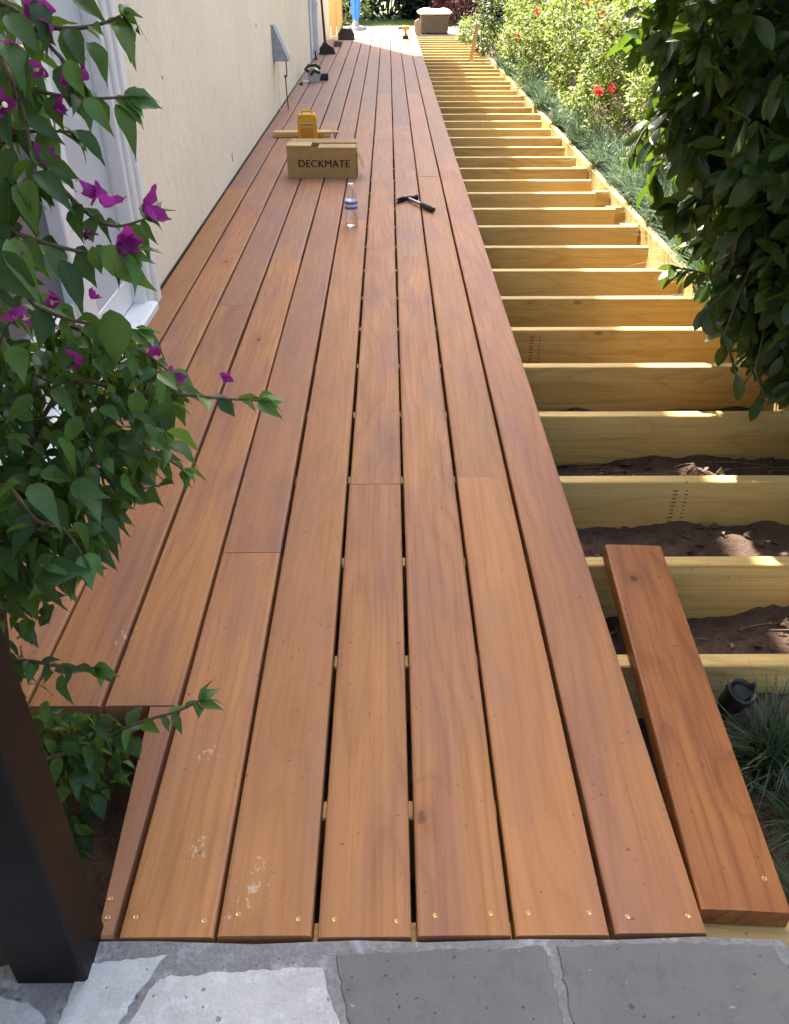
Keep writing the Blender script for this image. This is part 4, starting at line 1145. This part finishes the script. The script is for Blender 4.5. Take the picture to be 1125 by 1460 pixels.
def inview(m_):
    v = m_[0].translation - cam.location; d = v.dot(fwd)
    upv = v.dot(Vector((0, math.sin(PITCH), math.cos(PITCH))))
    return d > 0 and abs(v.x / d) < 0.47 and abs(upv / d) < 0.61
vis = [q for q in ll if inview(q)]; hid = [q for q in ll if not inview(q)]
for (mm, ti) in vis[:295]: child_at(laurel, 'leaf', lm[ti], mm)
Vs, Fs, Us, off = [], [], [], 0
for ti in range(3):
    ms = [np.array(mm) for mm, t_ in vis[295:] + hid if t_ == ti]
    v, f = scatter(*lau_t[ti], ms); Vs.append(v); Fs.append(f + off); off += len(v); Us.append(np.tile(lau_t[ti][0][:, :2], (len(ms), 1)))
o = bpy.data.objects.new('foliage', np_mesh('foliage', np.concatenate(Vs) - np.array(LO), np.concatenate(Fs), M['laurel'], uv=np.concatenate(Us))); link(o, laurel); o['kind'] = 'stuff'

# --- shrubs made of clumps of small leaves
def shrub(name, base, rad, n_clump, per, leaf, mat, label, cat, group=None, tmpl=small_t, trunk=True, zc=0.5):
    o = empty(name, base); tag(o, label, cat, group)
    B = Vector(base); r_ = Vector(rad)
    cen = B + Vector((0, 0, r_.z * zc))
    ms = []
    ph = [random.uniform(0, 6) for _ in range(4)]
    for q in range(n_clump):
        d = rdir(-0.55, 1.0)
        wob = 1 + 0.14 * math.sin(d.x * 6 + ph[0]) * math.sin(d.y * 5 + ph[1]) + 0.10 * math.sin(d.z * 9 + ph[2] + d.x * 4)
        p = cen + Vector((d.x * r_.x, d.y * r_.y, d.z * r_.z)) * wob * random.uniform(0.62, 1.0) ** 0.5
        for k in range(per):
            q_ = p + rdir() * random.uniform(0, leaf * 2.0)
            ms.append(np.array(mat4(q_, d * 0.7 + rdir(), Vector((0, 0, 1)) + d * 0.6, leaf * random.uniform(0.7, 1.25), random.uniform(-.7, .7))))
    v, f = scatter(*tmpl, ms)
    c_ = bpy.data.objects.new('crown', np_mesh('crown', v - np.array(B), f, mat)); link(c_, o); c_['kind'] = 'stuff'
    if trunk:
        t_ = MB()
        for q in range(5):
            d = rdir(0.2, 0.9)
            t_.tube([(0, 0, -0.1), d * 0.2 * r_.z + Vector((0, 0, 0.1)), Vector((d.x * r_.x, d.y * r_.y, d.z * r_.z + r_.z * zc)) * 0.8], [0.02, 0.014, 0.005], 6)
        t_.build('trunk', M['bark'], o, smooth=True)
    return o
where = ['nearest to the dark evergreen, partly hidden by it', 'second from the dark evergreen', 'third from the dark evergreen', 'fourth from the dark evergreen', 'fifth from the dark evergreen', 'farthest of the row, by the timber stake']
fpet = leaf_template([(0.0, 0.05), (0.4, 0.33), (0.75, 0.34), (1.0, 0.05)], 0.2, 0.3)
def azflower():
    ms = [np.array(mat4((0, 0, 0), (math.cos(a), math.sin(a), 0.45), (0, 0, 1), 1.0)) for a in [k * 2 * math.pi / 5 for k in range(5)]]
    ms += [np.array(mat4((0.3, 0.2, 0.5), (math.cos(a), math.sin(a), 0.6), (0, 0, 1), 0.9)) for a in [k * 2 * math.pi / 5 + .5 for k in range(5)]]
    v, f = scatter(*fpet, ms); return np_mesh('flower', v, f, M['azalea_flower'])
azf = azflower()
az = []
for k, (x, y, rx, ry, rz) in enumerate(((2.12, 4.1, 0.62, 0.8, 0.70), (2.15, 5.5, 0.68, 0.85, 0.80), (2.2, 6.9, 0.78, 0.9, 0.86), (2.2, 8.4, 0.82, 0.95, 0.88), (2.15, 9.9, 0.78, 0.95, 0.84), (2.05, 11.4, 0.70, 0.85, 0.74))):
    s_ = shrub('azalea_shrub', (x, y, 0.02), (rx, ry, rz), 860, 21, 0.037, M['azalea'], 'yellow green azalea with red flowers, ' + where[k], 'shrub', 'azalea shrubs along the deck edge')
    az.append(s_)
    for q in range(6):
        d = Vector((-random.uniform(0.35, 1.0), -random.uniform(0.1, 0.9), random.uniform(-0.1, 0.9))).normalized()
        p = Vector((d.x * rx, d.y * ry, d.z * rz + rz * 0.5)) * 1.02
        fl_ = bpy.data.objects.new('flower', azf); link(fl_, s_); fl_.location = p; fl_.rotation_euler = (random.uniform(0, 1), random.uniform(-1, 0), random.uniform(0, 6)); fl_.scale = (0.04,) * 3
shrub('green_shrub', (1.72, 13.5, -0.08), (0.55, 0.7, 0.8), 520, 11, 0.05, M['shrub'], 'dark green leafy shrub behind the timber stake', 'shrub')
shrub('low_shrub', (1.42, 15.4, -0.08), (0.32, 0.5, 0.24), 260, 10, 0.04, M['azalea'], 'low pale green shrub at the right end of the deck', 'shrub')
shrub('burgundy_shrub', (1.45, 18.9, -0.08), (0.62, 0.5, 1.1), 520, 11, 0.06, M['burgundy'], 'dark burgundy shrub behind the wicker seat', 'shrub')
shrub('conifer_shrub', (-0.78, 19.0, -0.08), (0.42, 0.4, 1.3), 420, 11, 0.05, M['lawn_blade'], 'bright green shrub behind the blue parasol', 'shrub')
for k_, (x, y) in enumerate(((5.2, 8.0), (5.4, 12.0), (4.8, 16.5), (-2.2, 23.6), (0.9, 24.0), (3.9, 23.4), (-1.2, -4.3), (2.2, -4.0))):  # trees out of view, added only to block sky light
    shrub('garden_tree', (x, y, -0.1), (1.7, 1.9, 2.3), 420, 12, 0.16, M['shrub'], ['leafy garden tree behind the azaleas, nearest of three', 'leafy garden tree behind the azaleas, middle of three', 'leafy garden tree behind the azaleas, farthest of three', 'tall tree behind the far hedge, on the left', 'tall tree behind the far hedge, in the middle', 'tall tree behind the far hedge, on the right', 'leafy tree behind the patio, on the house side', 'leafy tree behind the patio, on the garden side'][k_], 'tree', 'garden trees round the garden', tmpl=tiny_t, zc=1.35 if 3 <= k_ < 6 else 1.1)
# tall dark hedge closing the garden
for k in range(6):
    shrub('garden_hedge', (-2.6 + k * 1.3, 20.9 + 0.1 * (k % 2), -0.1), (0.95, 0.7, 2.0), 800, 12, 0.13, M['hedge'],
          'tall dark hedge shrub at the far end of the garden, ' + ['leftmost', 'second from left', 'behind the blue parasol', 'behind the yellow drill', 'behind the wicker seat', 'rightmost'][k], 'hedge', 'hedge shrubs across the far end of the garden', trunk=True, zc=0.42, tmpl=tiny_t)

# --- strap-leaved grass clumps along the rim
def blade_clump(n, L, spread, w_=0.0045, up=1.0):
    V, F = [], []
    for q in range(n):
        a = random.uniform(0, 2 * math.pi); l_ = L * random.uniform(0.55, 1.1); lean = random.uniform(0.15, 1.0) * spread
        base = Vector((random.uniform(-1, 1), random.uniform(-1, 1), 0)) * L * 0.16
        h_ = Vector((math.cos(a), math.sin(a), 0)); s_ = Vector((-math.sin(a), math.cos(a), 0)) * w_ * random.uniform(0.7, 1.3)
        off = len(V); K = 5
        for k in range(K):
            t_ = k / (K - 1)
            p = base + h_ * (l_ * lean * t_ ** 1.5) + Vector((0, 0, l_ * up * (t_ - 0.62 * lean * t_ ** 2.2)))
            ww = s_ * (1 - t_ ** 2 * 0.95)
            V += [p - ww, p + ww]
        for k in range(K - 1): F.append((off + 2 * k, off + 2 * k + 1, off + 2 * k + 3, off + 2 * k + 2))
    return np.array(V, float), np.array(F, int)
mondo_m = [np_mesh('blades', *blade_clump(300, 0.28, 1.0, 0.0030), M['mondo']) for _ in range(3)]
k = 0
yy = 2.7
ordw = ['nearest', 'second', 'third', 'fourth', 'fifth', 'sixth', 'seventh', 'eighth', 'ninth', 'tenth', 'eleventh', 'twelfth', 'thirteenth', 'fourteenth', 'fifteenth', 'sixteenth', 'seventeenth', 'eighteenth', 'nineteenth', 'twentieth', 'twenty first', 'twenty second', 'twenty third', 'twenty fourth', 'twenty fifth', 'twenty sixth', 'twenty seventh', 'twenty eighth', 'twenty ninth', 'thirtieth']
while yy < 12.6 and k < 30:
    x = 1.440 + (0.13 if k % 2 else 0.0) + random.uniform(-0.02, 0.04)
    o = bpy.data.objects.new('grass_clump', mondo_m[k % 3]); link(o)
    o.location = (x, yy, -0.10 + (0.03 if k % 2 else 0)); o.rotation_euler = (0, 0, random.uniform(0, 6)); s_ = random.uniform(1.0, 1.4); o.scale = (s_, s_, s_)
    tag(o, 'blue green strap grass clump along the pine rim, %s from the dark evergreen shrub' % ordw[k], 'grass clump', 'grass clumps along the rim')
    k += 1; yy += random.uniform(0.20, 0.28) if yy < 6 else random.uniform(0.36, 0.46)
# the darker tuft at the lower right
for q, (x, y, z, s_, lab) in enumerate(((0.765, 1.12, -0.18, 0.95, 'dark grass tuft right of the loose board, beside the black garden light'),
                                        (0.78, 0.95, -0.19, 0.85, 'dark grass tuft right of the loose board, the middle one of three'),
                                        (0.73, 0.80, -0.20, 0.75, 'dark grass tuft right of the loose board, nearest to the patio'))):
    m_ = np_mesh('blades', *blade_clump(420, 0.24, 1.0, 0.0017), M['sedge'])
    o = bpy.data.objects.new('grass_tuft', m_); link(o); o.location = (x, y, z); o.scale = (s_,) * 3
    tag(o, lab, 'grass tuft', 'dark grass tufts')

# ------------------------------------------------------------------ litter on the soil
cm = MB()
clod_v = []
for q in range(900):
    x, y = random.uniform(0.45, 1.36), random.uniform(1.0, 3.1)
    s_ = random.choice((0.004, 0.006, 0.008, 0.012, 0.018)) * random.uniform(0.7, 1.3)
    if any(abs(y - (jy - 0.012)) < 0.019 + s_ for jy in JY): continue
    z = float(soil_z(np.array([x]), np.array([y]))[0])
    pts = [Vector((math.cos(a) * math.cos(b_), math.sin(a) * math.cos(b_), math.sin(b_))) for a, b_ in ((0, 0), (1.3, .1), (2.5, -.1), (3.8, .1), (5.1, 0))] + [Vector((0.1, 0, .8)), Vector((0, .1, -.8))]
    pts = [p * s_ * random.uniform(0.7, 1.3) + Vector((x, y, z + s_ * 0.3)) for p in pts]
    cm.add(pts, [(i, (i + 1) % 5, 5) for i in range(5)] + [((i + 1) % 5, i, 6) for i in range(5)])
co = cm.build('soil_clods', M['clod']); tag(co, 'loose dark clods and crumbs of soil between the joists', 'soil', kind='stuff')
twm = MB()
for q in range(60):
    bay = random.choice((2.13, 2.2, 2.3, 2.55, 1.75, 1.45))
    x, y = random.uniform(0.55, 1.3), bay + random.uniform(0, 0.1)
    z = float(soil_z(np.array([x]), np.array([y]))[0]) + 0.008
    a = random.uniform(-0.5, 0.5); L = random.uniform(0.04, 0.2)
    x1_, y1_ = x + L * math.cos(a), min(max(y + L * math.sin(a) * 0.4, bay - 0.03), bay + 0.13)
    twm.tube([(x, y, z), ((x + x1_) / 2, (y + y1_) / 2 + 0.004, z + 0.006), (x1_, y1_, z + random.uniform(0, .012))], 0.0016, 5)
for q in range(70):                                    # bits of dead leaf
    x = random.uniform(0.5, 1.3); jj = random.choice(JY[2:6]); y = jj + random.uniform(0.06, 0.28)
    z = float(soil_z(np.array([x]), np.array([y]))[0]) + 0.008; r_ = random.uniform(0.006, 0.018); a = random.uniform(0, 6)
    ca, sa = math.cos(a) * r_, math.sin(a) * r_
    twm.add([(x - ca, y - sa, z), (x + sa * .45, y - ca * .45, z + r_ * .3), (x + ca, y + sa, z + r_ * .25), (x - sa * .45, y + ca * .45, z + r_ * .35)], [(0, 1, 2), (0, 2, 3)])
tw = twm.build('dry_twigs', M['drystem'], smooth=True); tag(tw, 'scatter of thin dry twigs on the soil between the joists', 'twigs', kind='stuff')
for (x, y, s_, lab, mt) in ((0.70, 2.225, 0.05, 'pale green fallen leaf on the soil among dry twigs', M['boug_young']), (0.885, 1.80, 0.04, 'green fallen leaf on the soil behind the loose board', M['boug_young'])):
    z = float(soil_z(np.array([x]), np.array([y]))[0])
    lt_ = leaf_template(OV, 0.2, 0.1)
    o = bpy.data.objects.new('fallen_leaf', np_mesh('fallen_leaf', *lt_, mt, uv=lt_[0][:, :2])); link(o)
    o.location = (x, y, z + 0.014); o.scale = (s_,) * 3; o.rotation_euler = (0.1, 0.15, R(100)); tag(o, lab, 'leaf')
# short lawn blades at the far end
ms = []
for q in range(9000):
    x, y = random.uniform(-1.6, 2.6), random.uniform(18.62, 20.6)
    ms.append(np.array(mat4((x, y, -0.075), rdir(0.5, 1.0), (0.3, -1, 0.2), random.uniform(0.03, 0.06))))
v, f = scatter(*leaf_template([(0, 0.05), (0.5, 0.05), (1, 0.005)], 0.1, 0.2), ms)
o = bpy.data.objects.new('lawn_grass', np_mesh('lawn_grass', v, f, M['lawn_blade'])); link(o); tag(o, 'sunlit short lawn grass beyond the end of the deck', 'grass', kind='stuff')
